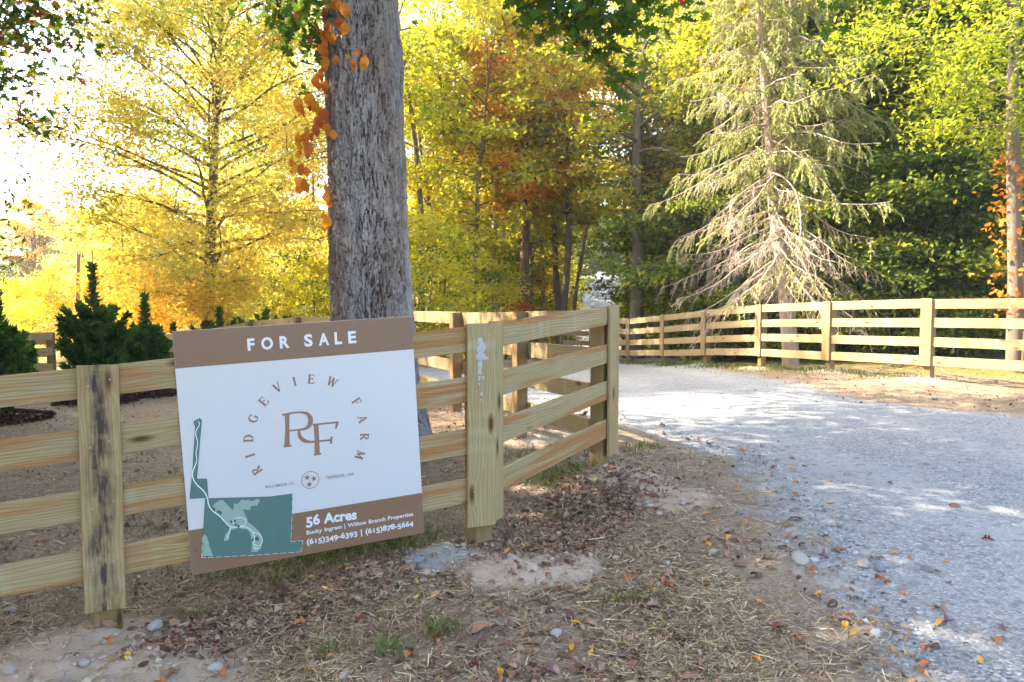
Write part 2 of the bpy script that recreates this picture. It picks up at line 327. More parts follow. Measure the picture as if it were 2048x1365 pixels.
# ------------------------------------------------------------ terrain
# control points: x, y, z of the ground
CP = []
def cp(px, py, d): p = pt(px, py, d); CP.append((p.x, p.y, p.z))
cp(205, 1268, 3.55); cp(963, 1082, 4.34); cp(1200, 931, 5.86)
CP[0] = (CP[0][0], CP[0][1], CP[0][2] - .07); CP[1] = (CP[1][0], CP[1][1], CP[1][2] - .03); CP[2] = (CP[2][0], CP[2][1], CP[2][2] - .05)
CP.append((-1.9, 3.35, CP[0][2])); cp(1057, 881, 7.23); cp(925, 832, 8.94)
RP = [(1855, 762, 11.6, 597), (1655, 744, 13.3, 603), (1518, 737, 15.2, 609.5), (1408, 731, 17.1, 620), (1325, 730.5, 19.0, 630), (1256, 729.6, 20.7, 637)]
for px, py, d, _ in RP: cp(px, py, d)
CP += [(-1.45, 6.9, 0.13), (-6.3, 9.2, 0.0), (-6.6, 11.9, -0.05), (-9.0, 14.2, -0.33), (-9.2, 19.3, -0.6), (-14, 15, -0.6), (-20, 25, -1.2),
       (0, 2.6, 0.09), (-2.2, 2.6, -0.06), (2.2, 2.6, 0.14), (2.0, 5.0, 0.22), (4.5, 6, 0.22), (1.2, 8.5, 0.2), (3.5, 9.5, 0.24), (0, 0, 0.08), (5, 0, 0.15), (-5, 0, -0.15),
       (-2, 13.5, 0.0), (-2.2, 17.6, -0.1), (-6, 22, -0.6), (2.8, 17.8, -0.1), (9, 9.5, 0.32), (10, 15, 0.3), (12, 25, 0.1), (18, 12, 0.5), (3.2, 27, -0.9), (-3, 30, -0.9), (4, 36, -0.6),
       (-15, 40, -1.4), (12, 40, 0.2), (25, 30, 0.6), (5.6, 50, 0.95), (2.0, 55, 2.2), (9.0, 75, 2.4), (4.5, 75, 3.6), (12.6, 100, 3.75), (8, 105, 4.8), (18, 100, 4.4), (14, 130, 3.9), (-30, 60, -1), (30, 70, 3), (-80, 80, -1), (80, 100, 6), (0, 200, 7), (-150, 200, 2), (150, 200, 8), (-10, -15, 0), (10, -15, 0.1)]
CPA = np.array(CP)
def H0(x, y):
    x = np.asarray(x, float); y = np.asarray(y, float); s = x.shape; xf = x.ravel(); yf = y.ravel()
    out = np.empty_like(xf)
    for a in range(0, len(xf), 20000):
        X = xf[a:a + 20000, None]; Y = yf[a:a + 20000, None]
        d2 = (X - CPA[:, 0]) ** 2 + (Y - CPA[:, 1]) ** 2
        sc = 0.12 + 0.0016 * (X ** 2 + Y ** 2)
        w_ = 1 / (d2 + sc) ** 1.8
        out[a:a + 20000] = (w_ * CPA[:, 2]).sum(1) / w_.sum(1)
    return out.reshape(s)
MOUNDS = []   # x, y, r, h, kind
def mound(px, py, d, r, h, kind): p = pt(px, py, d); MOUNDS.append((p.x, p.y, r, h, kind))
MOUNDS += [(-1.95, 3.40, 0.62, 0.07, 'soil'), (-2.4, 3.0, 0.8, 0.02, 'soil'), (-1.85, 2.75, 0.75, 0.02, 'soil'), (-1.5, 3.1, 0.55, 0.03, 'soil'), (-0.42, 4.15, 0.30, 0.055, 'cement'), (-0.02, 3.98, 0.38, 0.06, 'soil'), (0.28, 4.0, 0.30, 0.03, 'soil'),
           (0.82, 5.62, 0.45, 0.06, 'soil'), (1.1, 5.1, 0.45, 0.025, 'soil'), (0.16, 7.2, 0.4, 0.04, 'soil'), (-0.6, 8.9, 0.4, 0.04, 'soil')]
for px, py, d, _ in RP: p = pt(px, py, d); MOUNDS.append((p.x - .1, p.y - .1, 0.55, 0.05, 'soil'))
NEAR = [(1.6, -6), (1.6, 0), (1.62, 2.6), (1.72, 3.36), (1.80, 4.3), (2.0, 5.47), (2.08, 6.4), (1.25, 8.4), (0.45, 10.3), (-1.5, 13.3), (-6.5, 19.5), (-16, 26)]
FAR = [(-18, 30), (-7.5, 23.5), (-2.0, 17.8), (2.7, 18.3), (4.1, 13.2), (4.5, 9.7), (5.75, 8.3), (9, 6), (16, 4), (16, -6)]
POLY = np.array(NEAR + FAR, float)
ROAD = np.array([(2.2, 15), (2.9, 20), (3.2, 27), (4.0, 36), (5.75, 50), (7.4, 62), (9.2, 75), (12.9, 100), (14.5, 118), (14.5, 140)], float)
def seg_d(x, y, pts, closed):
    best = np.full(x.shape, 1e9); n = len(pts)
    for i in range(n if closed else n - 1):
        a = pts[i]; b = pts[(i + 1) % n]; ab = b - a
        t_ = np.clip(((x - a[0]) * ab[0] + (y - a[1]) * ab[1]) / (ab @ ab), 0, 1)
        best = np.minimum(best, np.hypot(x - a[0] - t_ * ab[0], y - a[1] - t_ * ab[1]))
    return best
def inside(x, y, pts):
    r = np.zeros(x.shape, bool); n = len(pts); j = n - 1
    for i in range(n):
        xi, yi = pts[i]; xj, yj = pts[j]
        c = ((yi > y) != (yj > y)) & (x < (xj - xi) * (y - yi) / (yj - yi + 1e-12) + xi); r ^= c; j = i
    return r
def gravel_sd(x, y):
    d = seg_d(x, y, POLY, True); sd_ = np.where(inside(x, y, POLY), d, -d)
    return np.maximum(sd_, np.interp(y, [15, 28, 45, 100], [1.75, 1.5, .85, 1.2]) - seg_d(x, y, ROAD, False))
def HT(x, y):
    x = np.asarray(x, float); y = np.asarray(y, float)
    z = H0(x, y)
    g = smooth01(-0.3, 0.3, gravel_sd(x, y))
    amp = (1 - 0.75 * g)
    z = z + amp * (0.045 * vnoise(x * 1.1, y * 1.1) + 0.03 * vnoise(x * 3.3 + 7, y * 3.3) + 0.014 * vnoise(x * 9 + 3, y * 9) + 0.008 * vnoise(x * 24, y * 24 + 5))
    for mx, my, r, h, k in MOUNDS:
        d = np.hypot(x - mx, y - my); z = z + h * (1 - smooth01(0, r, d)) * (1 + 1.0 * vnoise(x * 12, y * 12))
    return z
def ht(x, y): return float(HT(np.array([x]), np.array([y]))[0])

nu, nv = 460, 520
uu = np.linspace(-1, 1, nu); vv = np.linspace(0, 1, nv)
xs = 1.6 * np.sinh(uu * 5.9); 
ys = -12 + (np.sinh((vv - 0.30) * 8.0) + np.sinh(0.30 * 8.0)) * 2.9
ys = np.sort(np.concatenate([np.linspace(-12, 1.8, 20)[:-1], 1.8 + 2.4 * (np.sinh(np.linspace(0, 6.0, nv - 19)))]))
X, Y = np.meshgrid(xs + 0.4, ys, indexing='ij'); Z = HT(X, Y)
sd_ = gravel_sd(X, Y); grav = smooth01(-0.75, 0.35, sd_)
soil = np.zeros_like(X); cem = np.zeros_like(X)
for mx, my, r, h, k in MOUNDS:
    f = 1 - smooth01(0.25 * r, r * 1.05, np.hypot(X - mx, Y - my))
    if k == 'soil': soil = np.maximum(soil, f)
    else: cem = np.maximum(cem, f)
rightd = seg_d(X, Y, np.array([pt(a, b, c).xy[:] for a, b, c, _ in RP] + [(3.0, 22.5)], float), False)
rside = (X > np.interp(Y, [4, 11.6, 13.3, 15.2, 17.1, 19, 20.7, 23, 30], [9.0, 6.5, 5.67, 5.07, 4.44, 3.86, 3.25, 4.6, 5.2]))
woods = np.where(rside, smooth01(0.6, 2.0, rightd), 0)
woods = np.maximum(woods, np.where((X < -11) | (Y > 25), 1, 0)); woods = np.maximum(woods, np.where((Y > 19.5) & (sd_ < -1), smooth01(-1, -3, sd_), 0))
rd = seg_d(X, Y, ROAD, False)
verge = np.where(Y > 30, 1 - smooth01(4, 12, rd), 0) + 0.55 * (1 - smooth01(0.2, 0.9, np.abs(rightd - 0.2))) * (Y > 14)
trk = np.array([(3.6, -2), (3.6, 2.5), (3.7, 4.5), (3.6, 6.5), (3.2, 8.5), (2.9, 11), (2.7, 14), (2.6, 17), (3.0, 22), (3.3, 28), (4.1, 36), (5.8, 50), (9.2, 75), (12.9, 100)], float)
td = seg_d(X, Y, trk, False); rut = np.exp(-((td - .78) / .26) ** 2)
att = {'rut': rut.ravel(), 'gravel': grav.ravel(), 'soil': soil.ravel(), 'cement': cem.ravel(), 'woods': np.clip(woods, 0, 1).ravel(), 'verge': np.clip(verge, 0, 1).ravel()}
GV = np.stack([X, Y, Z], -1).reshape(-1, 3); nU, nV = X.shape; gf = grid_faces(nU, nV)
gm_ = mesh_np('ground', GV, gf.ravel(), np.full(len(gf), 4), att, smooth=True)
tag(link('ground', gm_, M['ground']), kind='structure')
sdf = sd_.ravel() + 0.16 * vnoise(GV[:, 0] * 4, GV[:, 1] * 4)
keep = (sdf[gf] > 0.02).all(1); kf = gf[keep]; used = np.unique(kf); remap = np.full(len(GV), -1); remap[used] = np.arange(len(used))
DV = GV[used].copy(); DV[:, 2] += -0.010 + 0.016 * smooth01(0.02, 0.30, sdf[used])
dm = mesh_np('driveway', DV, remap[kf].ravel(), np.full(len(kf), 4), {k: v[used] for k, v in att.items()}, smooth=True)
tag(link('driveway', dm, M['ground']), kind='structure')

# ------------------------------------------------------------ fences
def frame_obj(name, origin, xdir, ydir, size, mat, parent, jitter=0.0, bev=0.003):
    """Board: mesh long axis local X (0..len), Y height, Z thickness. Object carries the transform."""
    xd = Vector(xdir).normalized(); yd = Vector(ydir); yd = (yd - xd * yd.dot(xd)).normalized(); zd = xd.cross(yd)
    bm = bmesh.new(); L, Hh, T = size
    n = max(1, int(L / 0.35)); rr = random.Random(hash((round(L, 3), name, round(origin[0], 3))) & 0xffff)
    rings = []
    for i in range(n + 1):
        x = L * i / n; s = 0.0015 * rr.uniform(-1, 1); o2 = jitter * rr.uniform(-1, 1)
        b = bev
        prof = [(-Hh / 2 + b, -T / 2), (Hh / 2 - b, -T / 2), (Hh / 2, -T / 2 + b), (Hh / 2, T / 2 - b), (Hh / 2 - b, T / 2), (-Hh / 2 + b, T / 2), (-Hh / 2, T / 2 - b), (-Hh / 2, -T / 2 + b)]
        rings.append([bm.verts.new((x, py_ + s, pz + o2)) for py_, pz in prof])
    for a, b in zip(rings, rings[1:]):
        for k in range(8): bm.faces.new((a[k], b[k], b[(k + 1) % 8], a[(k + 1) % 8]))
    bm.faces.new(rings[0]); bm.faces.new(list(reversed(rings[-1])))
    if name == 'face_board':
        for k in range(4):
            for dy_ in (-.045, .045):
                for sgz in (-1, 1):
                    cx_, cyy = L - .085 - .298 * k + dy_ * .3, dy_ + rr.uniform(-.008, .008)
                    if cx_ < 0.02: continue
                    q = [bm.verts.new((cx_ + .0042 * math.cos(a_ * .785), cyy + .0042 * math.sin(a_ * .785), sgz * (T / 2 + .0012))) for a_ in range(8)]; f_ = bm.faces.new(q if sgz > 0 else q[::-1]); f_.material_index = 1
    bmesh.ops.recalc_face_normals(bm, faces=bm.faces)
    me = bpy.data.meshes.new(name); bm.to_mesh(me); bm.free()
    o = link(name, me, mat, parent)
    if name == 'face_board': me.materials.append(M['nail'])
    m = Matrix((xd, yd, zd)).transposed().to_4x4(); m.translation = Vector(origin)
    pw = parent.matrix_world.inverted() if parent else Matrix()
    o.matrix_local = (Matrix.Translation(-parent.location) if parent else Matrix()) @ m
    return o
def nails(bm, p, xd, nrm):
    pass
def fence(name, label, posts, front, extra_ends=(0, 0), mats=('rail', 'face', 'post'), group=None, pmat=None, faces=True, skip=()):
    """posts: list of (x, y, ztop, zground) for the front of the rails; front: function(i)->unit vector to the rail side."""
    base = Vector((posts[0][0], posts[0][1], posts[0][3]))
    root = empty(name, base, label, 'fence', group)
    n = len(posts)
    segn = []
    for i in range(n - 1):
        a = Vector(posts[i][:3]); b = Vector(posts[i + 1][:3]); d = (b - a); hd = Vector((d.x, d.y, 0)).normalized()
        nr = Vector((hd.y, -hd.x, 0)); 
        if nr.dot(front) < 0: nr = -nr
        segn.append((a, b, d, hd, nr))
    for i, (a, b, d, hd, nr) in enumerate(segn):
        e0 = extra_ends[0] if i == 0 else 0; e1 = extra_ends[1] if i == n - 2 else 0
        dl = d.normalized()
        for k in range(4):
            rr = random.uniform(-0.006, 0.006)
            off = Vector((0, 0, -0.085 - 0.298 * k + rr))
            o = a + off - nr * 0.017 - dl * (e0 - 0.004); L = d.length + e0 + e1 - 0.008
            m = M[mats[0]]
            frame_obj('rail', o, dl, (0, 0, 1), (L, 0.148, 0.030), m, root, 0.002)
    for i in range(n):
        p = Vector(posts[i][:3])
        sg = segn[min(i, n - 2)] if i < n - 1 else segn[-1]
        if 0 < i < n - 1:
            nr = (segn[i - 1][4] + segn[i][4]).normalized()
        else: nr = sg[4]
        hd = Vector((-nr.y, nr.x, 0))
        zt = p.z; zb = posts[i][3] - 0.15
        pc = Vector((p.x, p.y, 0)) - nr * (0.034 + 0.058)
        if i not in skip: frame_obj('post', (pc.x, pc.y, zb), (0, 0, 1), hd, (zt - 0.015 - zb, 0.125, 0.115), M[mats[2]], root, bev=0.006)
        if faces:
            mm = M[mats[1]]
            if pmat and i in pmat: mm = M[pmat[i]]
            corner = 0 < i < n - 1 and segn[i - 1][4].dot(segn[i][4]) < 0.93
            fl = 1.205 if faces is True else faces
            if corner:
                s0 = segn[i - 1]; s1 = segn[i]
                c0 = p - s0[3] * 0.045 + s0[4] * 0.0145; c1 = p + s1[3] * 0.075 + s1[4] * 0.012
                frame_obj('face_board', (c0.x, c0.y, zt - fl), (0, 0, 1), s0[3], (fl, 0.180, 0.024), mm, root)
                frame_obj('face_board', (c1.x, c1.y, zt - fl + 0.012), (0, 0, 1), s1[3], (fl, 0.135, 0.024), mm, root)
            else:
                sh = 0
                if i == 0 and extra_ends[0] == 0: sh = 0.02
                if i == n - 1 and extra_ends[1] == 0: sh = 0.02
                c0 = p + nr * 0.0145 + sg[3] * (sh if i == n - 1 else -sh)
                frame_obj('face_board', (c0.x, c0.y, zt - fl), (0, 0, 1), hd, (fl, 0.178, 0.024), mm, root)
    return root
def post(px, pyt, d, pyg=None):
    p = pt(px, pyt, d); g = pt(px, pyg, d).z if pyg else p.z - 1.275
    return [p.x, p.y, p.z, g]
pL = post(196, 730, 3.56, 1268); pM = post(975, 647, 4.37, 1084); p5 = post(1222, 611, 5.90, 933)
pL0 = [2 * pL[0] - pM[0], 2 * pL[1] - pM[1], 2 * pL[2] - pM[2] + 0.02, 2 * pL[3] - pM[3] + 0.02]
roadf = fence('board_fence', 'weathered four-rail board fence carrying the for sale sign, black-stained board on its left post', [pL0, pL, pM, p5], Vector((0.4, -0.9, 0)), extra_ends=(1.5, 0), pmat={1: 'facestain'})
# white paint smear on the corner face board
def ribbon(pts, widths, closed=False):
    n = len(pts); v = []
    for i in range(n):
        a = pts[i - 1] if i > 0 or closed else pts[0]; b = pts[(i + 1) % n] if i < n - 1 or closed else pts[-1]
        tx, ty = b[0] - a[0], b[1] - a[1]; l = math.hypot(tx, ty) or 1; nx, ny = -ty / l, tx / l
        w2 = (widths[i] if hasattr(widths, '__len__') else widths) / 2
        v += [(pts[i][0] + nx * w2, pts[i][1] + ny * w2), (pts[i][0] - nx * w2, pts[i][1] - ny * w2)]
    f = [(2 * i, 2 * i + 1, 2 * i + 3, 2 * i + 2) for i in range(n - 1)]
    if closed: f.append((2 * n - 2, 2 * n - 1, 1, 0))
    return v, f
fb = [o for o in roadf.children if o.name.startswith('face_board')]
cornerfb = min(fb, key=lambda o: abs(o.matrix_basis.translation.x + roadf.location.x - (pM[0] - .03)) + (0.3 if abs(o.matrix_basis.to_3x3().col[1].normalized().dot(Vector((pM[0] - pL[0], pM[1] - pL[1], 0)).normalized())) < .97 else 0))
def smear():
    bm = bmesh.new(); rs = random.Random(4); z0 = 0.0125
    def blob(x, y, rx, ry, z):
        vs = []
        for k in range(12):
            a = k / 12 * 6.283; q = rs.uniform(0.75, 1.25)
            vs.append(bm.verts.new((x + rx * q * math.cos(a), y + ry * q * math.sin(a), z)))
        c = bm.verts.new((x, y, z + 0.003))
        for k in range(12): bm.faces.new((vs[k], vs[(k + 1) % 12], c))
    i = 0
    for x, y, rx, ry in [(1.10, .012, .03, .018), (1.06, .004, .035, .026), (1.01, .008, .03, .028), (1.0, -.02, .012, .02), (.96, .014, .028, .017), (.92, .018, .02, .013), (.885, .02, .014, .009), (.885, -.004, .012, .008), (.85, .02, .009, .008), (.79, .008, .012, .009), (.755, .012, .008, .006)]:
        blob(x, y, rx, ry, z0 + 0.0004 * i); i += 1
    bmesh.ops.recalc_face_normals(bm, faces=bm.faces)
    me = bpy.data.meshes.new('paint_smear'); bm.to_mesh(me); bm.free(); return me
# orient: local z of the face board points along xdir x ydir; find which side faces camera
sm = link('paint_smear', smear(), M['paint']); 
zf = cornerfb.matrix_basis.to_3x3() @ Vector((0, 0, 1))
sm.parent = cornerfb
if zf.y > 0: sm.matrix_local = Matrix.Diagonal((1, -1, -1, 1))

pA = post(1057, 621, 7.27, 882); pB = post(925, 623, 9.0, 833)
p5b = [p5[0] - 0.13, p5[1] + 0.13, p5[2] - 0.03, p5[3]]
def gp(x, y, up=1.27): z = ht(x, y); return [x, y, z + up, z]
drv = [p5b, pA, pB, gp(-1.55, 10.9, 1.28), gp(-2.7, 12.7), gp(-4.1, 14.4), gp(-5.6, 16.0), gp(-7.2, 17.4), gp(-8.9, 18.6), gp(-10.7, 19.3)]
fence('board_fence', 'four-rail board fence receding along the near side of the gravel drive', drv, Vector((0.9, 0.5, 0)), mats=('railpale', 'face', 'post'), faces=False, skip=(0,))
rp = [post(px, t_, d, g) for px, g, d, t_ in RP]
dx = rp[0][0] - rp[1][0]; dy = rp[0][1] - rp[1][1]
rfirst = [rp[0][0] + dx * 1.15, rp[0][1] + dy * 0.85, pt(2120, 594, rp[0][1] + dy * .85).z, rp[0][3]]
rlast = gp(2.4, 22.3, 1.25)
fence('board_fence', 'long sunlit four-rail board fence curving along the far side of the drive', [rfirst] + rp + [rlast], Vector((-1, -0.4, 0)), extra_ends=(1.5, 0.0), mats=('railpale', 'face', 'post'), faces=1.06)
fence('board_fence', 'short orange-lit board fence across the dip behind the corner post', [gp(1.6, 23.2, 1.2), gp(3.6, 23.6, 1.2)], Vector((-.3, -1, 0)), mats=('railpale', 'face', 'post'), faces=False)
def lp(px, pyt, d): p = pt(px, pyt, d); return [p.x, p.y, p.z, ht(p.x, p.y)]
fence('board_fence', 'board fence at the far left beside the small cedars', [lp(104, 664, 14.2), lp(-60, 668, 13.2)], Vector((0, -1, 0)), extra_ends=(0, 0.4), mats=('railpale', 'face', 'post'), faces=False)
fence('board_fence', 'lower board fence standing beyond the far left fence', [lp(95, 676, 17.5), lp(20, 676, 18.2), lp(-60, 678, 18.6)], Vector((0, -1, 0)), mats=('railpale', 'face', 'post'), faces=False)

# ------------------------------------------------------------ for sale sign
S0 = Vector((-1.652, 3.70, 0)); SD = Vector((0.916, 0.400, 0)).normalized(); SN = Vector((SD.y, -SD.x, 0))
def splane(px, py):
    a, b = ray(px, py)   # point (a*y, y, CAMZ+b*y);  (p-S0).SN = 0
    y = (S0.x * SN.x + S0.y * SN.y) / (a * SN.x + SN.y)
    return Vector((a * y, y, CAMZ + b * y))
TL, TR, BR, BL = [splane(*q) for q in ((349, 662.3), (830, 633), (842.6, 1066.4), (379.6, 1153))]
ctr = (TL + TR + BR + BL) / 4
U = ((TR - TL) + (BR - BL)).normalized(); V = (TL - BL) + (TR - BR); V = (V - U * V.dot(U)).normalized()
SW = ((TR - TL).length + (BR - BL).length) / 2; SH = ((TL - BL).length + (TR - BR).length) / 2
print('sign', SW, SH, U, V)
SZ = U.cross(V)
sign = empty('for_sale_sign', ctr - V * SH / 2, 'square brown and white for sale sign screwed to the near fence rails', 'sign')
sign.rotation_euler = Matrix((U, V, SZ)).transposed().to_euler()
def loc(px, py):
    p = splane(px, py) - ctr; return (p.dot(U), p.dot(V) + SH / 2)
def poly_mesh(name, polys, mat, parent=sign):
    """polys: list of (verts2d, faces or None(ngon), z)"""
    bm = bmesh.new()
    for v2, fs, z in polys:
        vs = [bm.verts.new((x, y, z)) for x, y in v2]
        if fs is None:
            f = bm.faces.new(vs); bmesh.ops.triangulate(bm, faces=[f])
        else:
            for q in fs:
                try: bm.faces.new([vs[i] for i in q])
                except ValueError: pass
    me = bpy.data.meshes.new(name); bm.to_mesh(me); bm.free()
    return link(name, me, mat, parent)
def boxm(name, x0, x1, y0, y1, z0, z1, mat, parent):
    bm = bmesh.new(); bmesh.ops.create_cube(bm, size=1)
    for v in bm.verts: v.co = ((x0 + x1) / 2 + v.co.x * (x1 - x0), (y0 + y1) / 2 + v.co.y * (y1 - y0), (z0 + z1) / 2 + v.co.z * (z1 - z0))
    bmesh.ops.bevel(bm, geom=bm.edges[:], offset=min(0.0015, (z1 - z0) * 0.3), segments=1, affect='EDGES')
    me = bpy.data.meshes.new(name); bm.to_mesh(me); bm.free(); return link(name, me, mat, parent)
boxm('panel', -SW / 2, SW / 2, 0, SH, -0.010, 0.0, M['white'], sign)
v1 = (loc(354, 736.7)[1] + loc(832.7, 699)[1]) / 2; v0 = (loc(374.8, 1062.4)[1] + loc(841, 986)[1]) / 2
def bandm(name, y0, y1):
    return poly_mesh(name, [([(-SW / 2 + .001, y0), (SW / 2 - .001, y0), (SW / 2 - .001, y1), (-SW / 2 + .001, y1)], None, 0.0006)], M['brown'])
tag(bandm('colour_band', v1, SH - .001), 'brown band across the top of the sign'); tag(bandm('colour_band', 0.001, v0), 'brown band across the foot of the sign')
c1 = lambda x, y: loc(340 + x / 2.527, 620 + y / 2.527)
c6 = lambda x, y: loc(590 + x / 7.877, 940 + y / 7.877)
c4 = lambda x, y: loc(370 + x / 4.404, 820 + y / 4.404)
# text
_g = {}
def glyph(ch, off):
    k = (ch, off)
    if k in _g: return _g[k]
    def ev(s):
        cu = bpy.data.curves.new('t', 'FONT'); cu.body = s; cu.offset = off; cu.resolution_u = 4; cu.size = 1
        ob = bpy.data.objects.new('t', cu); C.objects.link(ob); bpy.context.view_layer.update()
        me = bpy.data.meshes.new_from_object(ob.evaluated_get(bpy.context.evaluated_depsgraph_get()))
        v = [tuple(x.co[:2]) for x in me.vertices]; f = [tuple(p.vertices) for p in me.polygons]
        bpy.data.objects.remove(ob); bpy.data.curves.remove(cu); bpy.data.meshes.remove(me); return v, f
    v, f = ev(ch) if ch != ' ' else ([], [])
    a = max(x for x, y in ev('H' + ch + 'H')[0]) - max(x for x, y in ev('HH')[0]) if ch != ' ' else 0.32
    _g[k] = (v, f, a); return _g[k]
CAP = max(y for x, y in glyph('H', 0.0)[0])
OLD = {'3': -.2, '4': -.2, '5': -.2, '7': -.2, '9': -.2, '1': 0, '0': 0, '2': 0}
def text_line(s, p0, p1, cap, z, off=0.03, track=0.0, old=False):
    p0 = Vector(p0); p1 = Vector(p1); d = (p1 - p0); L = d.length; d.normalize(); nrm = Vector((-d.y, d.x))
    sc = cap / CAP; adv = [glyph(c, off)[2] + track for c in s]; tot = sum(adv) - track
    sx = L / tot; x = 0; out = []
    for c, a in zip(s, adv):
        v, f, _ = glyph(c, off); dy = 0; sy = sc
        if old and c in OLD:
            dy = OLD[c] * cap
            if c in '102': sy = sc * 0.78
        if v: out.append(([tuple(p0 + d * (x + vx) * sx + nrm * (vy * sy + dy)) for vx, vy in v], f, z))
        x += a
    return out
def capof(f, x, y, h): a = Vector(f(x, y)); b = Vector(f(x, y - h)); return (a - b).length
Zt = 0.0012
T = []
head = [('F', 393, 430), ('O', 463, 522), ('R', 556, 605), ('S', 680, 722), ('A', 752, 805), ('L', 833, 870), ('E', 902, 942)]
for c, xa, xb in head:
    ya = 205 - (xa - 393) * 40 / 549; yb = 205 - (xb - 393) * 40 / 549
    v, f, a = glyph(c, 0.035); mnx = min(q[0] for q in v); mxx = max(q[0] for q in v)
    p0 = Vector(c1(xa, ya)); p1 = Vector(c1(xb, yb)); cap = capof(c1, xa, ya, 56); d = p1 - p0; nrm = Vector((-d.y, d.x)).normalized()
    T.append(([tuple(p0 + d * ((vx - mnx) / (mxx - mnx)) + nrm * vy * cap / CAP) for vx, vy in v], f, Zt))
tag(poly_mesh('lettering', T, M['ink']), 'white FOR SALE heading letters')
LT = []
T = text_line('56 Acres', c6(172, 878), c6(975, 772), capof(c6, 447, 840, 148), Zt, 0.035, 0, True)
tag(poly_mesh('lettering', T, M['ink']), 'large white acreage line')
T = text_line('Bucky Ingram | Willow Branch Properties', c6(178, 1022), c6(1862, 722), capof(c6, 178, 1022, 60), Zt, 0.022, 0.02)
tag(poly_mesh('lettering', T, M['ink']), 'white name and company line')
T = text_line('(615)349-6393 | (615)878-5664', c6(182, 1178), c6(1866, 876), capof(c6, 220, 1170, 82), Zt, 0.03, 0.0, True)
tag(poly_mesh('lettering', T, M['ink']), 'white telephone number line')
T = text_line('WILLIAMSON CO.', c1(480, 904), c1(632, 882), capof(c1, 480, 903, 15), Zt, 0.012, 0.12)
tag(poly_mesh('lettering', T, M['brownink']), 'tiny brown county line')
T = text_line('TENNESSEE, USA', c1(787, 857), c1(928, 836), capof(c1, 787, 856, 15), Zt, 0.012, 0.12)
tag(poly_mesh('lettering', T, M['brownink']), 'tiny brown state line')
T = []
# serif letters: strokes (points, width) in a unit box, y up, centre at 0.5
TH, TN = 0.17, 0.075
def ser(x, y, w_=0.34): return ([(x - w_ / 2, y), (x + w_ / 2, y)], 0.06)
SERIF = {
 'I': [([(.5, 0), (.5, 1)], TH), ser(.5, .03), ser(.5, .97)],
 'R': [([(.28, 0), (.28, 1)], TH), ser(.28, .03), ([(.1, .97), (.55, .97)], TN), ([(.55, .97), (.72, .92), (.80, .76), (.72, .58), (.55, .5)], [TN, .12, TH, .12, TN]), ([(.28, .5), (.56, .5)], TN), ([(.5, .5), (.66, .28), (.80, .08), (.98, .03)], [.1, TH, TH, .07])],
 'D': [([(.26, 0), (.26, 1)], TH), ([(.08, .97), (.5, .97)], TN), ([(.08, .03), (.5, .03)], TN), ([(.5, .97), (.74, .88), (.88, .66), (.9, .5), (.88, .34), (.74, .12), (.5, .03)], [TN, .13, TH, TH, TH, .13, TN])],
 'G': [([(.86, .72), (.78, .88), (.6, .96), (.42, .95), (.24, .84), (.14, .62), (.13, .42), (.22, .18), (.4, .05), (.6, .03), (.78, .1), (.86, .2)], [.05, .07, .07, .1, .14, TH, TH, .14, .1, .07, .07, .1]), ([(.83, .05), (.83, .42)], .14), ser(.83, .43, .32), ([(.86, .7), (.86, .98)], .06)],
 'E': [([(.28, 0), (.28, 1)], TH), ([(.1, .97), (.84, .97)], TN), ([(.1, .03), (.88, .03)], TN), ([(.28, .51), (.7, .51)], TN), ([(.83, .76), (.83, 1)], .06), ([(.88, 0), (.88, .26)], .06), ([(.7, .40), (.7, .62)], .06)],
 'V': [([(.16, 1), (.5, 0)], TH), ([(.5, 0), (.84, 1)], TN), ser(.14, .97), ser(.86, .97)],
 'W': [([(-.02, 1), (.25, 0)], TH), ([(.25, 0), (.5, .95)], TN), ([(.48, .97), (.76, 0)], TH), ([(.76, 0), (1.02, 1)], TN), ser(-.03, .97), ser(.47, .97, .28), ser(1.03, .97)],
 'F': [([(.28, 0), (.28, 1)], TH), ser(.28, .03, .4), ([(.1, .97), (.84, .97)], TN), ([(.28, .51), (.7, .51)], TN), ([(.83, .74), (.83, 1)], .06), ([(.7, .40), (.7, .62)], .06)],
 'A': [([(.5, 1), (.16, 0)], TN), ([(.48, 1), (.86, 0)], TH), ([(.28, .33), (.72, .33)], TN), ser(.14, .03, .3), ser(.88, .03, .32)],
 'M': [([(.1, 0), (.16, 1)], TN), ([(.14, 1), (.5, .15)], TH), ([(.5, .15), (.84, 1)], TN), ([(.84, 1), (.92, 0)], TH), ser(.1, .03, .26), ser(.93, .03, .32), ser(.1, .97, .2), ser(.9, .97, .2)]}
arc = [('R', 440, 813), ('I', 405, 737), ('D', 396, 652), ('G', 420, 550), ('E', 472, 463), ('V', 543, 393), ('I', 629, 362), ('E', 713, 350), ('W', 820, 365), ('F', 943, 465), ('A', 973, 551), ('R', 983, 640), ('M', 960, 733)]
oc = Vector(c1(692, 640)); zz = Zt
hcap = 0.048
for c, x, y in arc:
    p = Vector(c1(x, y)); up = (p - oc).normalized(); rt = Vector((up.y, -up.x)); hw = hcap * 0.86
    for k, (ps, wd) in enumerate(SERIF[c]):
        P_ = [p + rt * (a - .5) * hw + up * (b - .5) * hcap for a, b in ps]
        ww = [q * hcap * 1.25 for q in wd] if hasattr(wd, '__len__') else wd * hcap * 1.25
        v, f = ribbon([tuple(q) for q in P_], ww); T.append((v, f, Zt + 0.00008 * k))
tag(poly_mesh('lettering', T, M['brownink']), 'arched brown farm name letters')
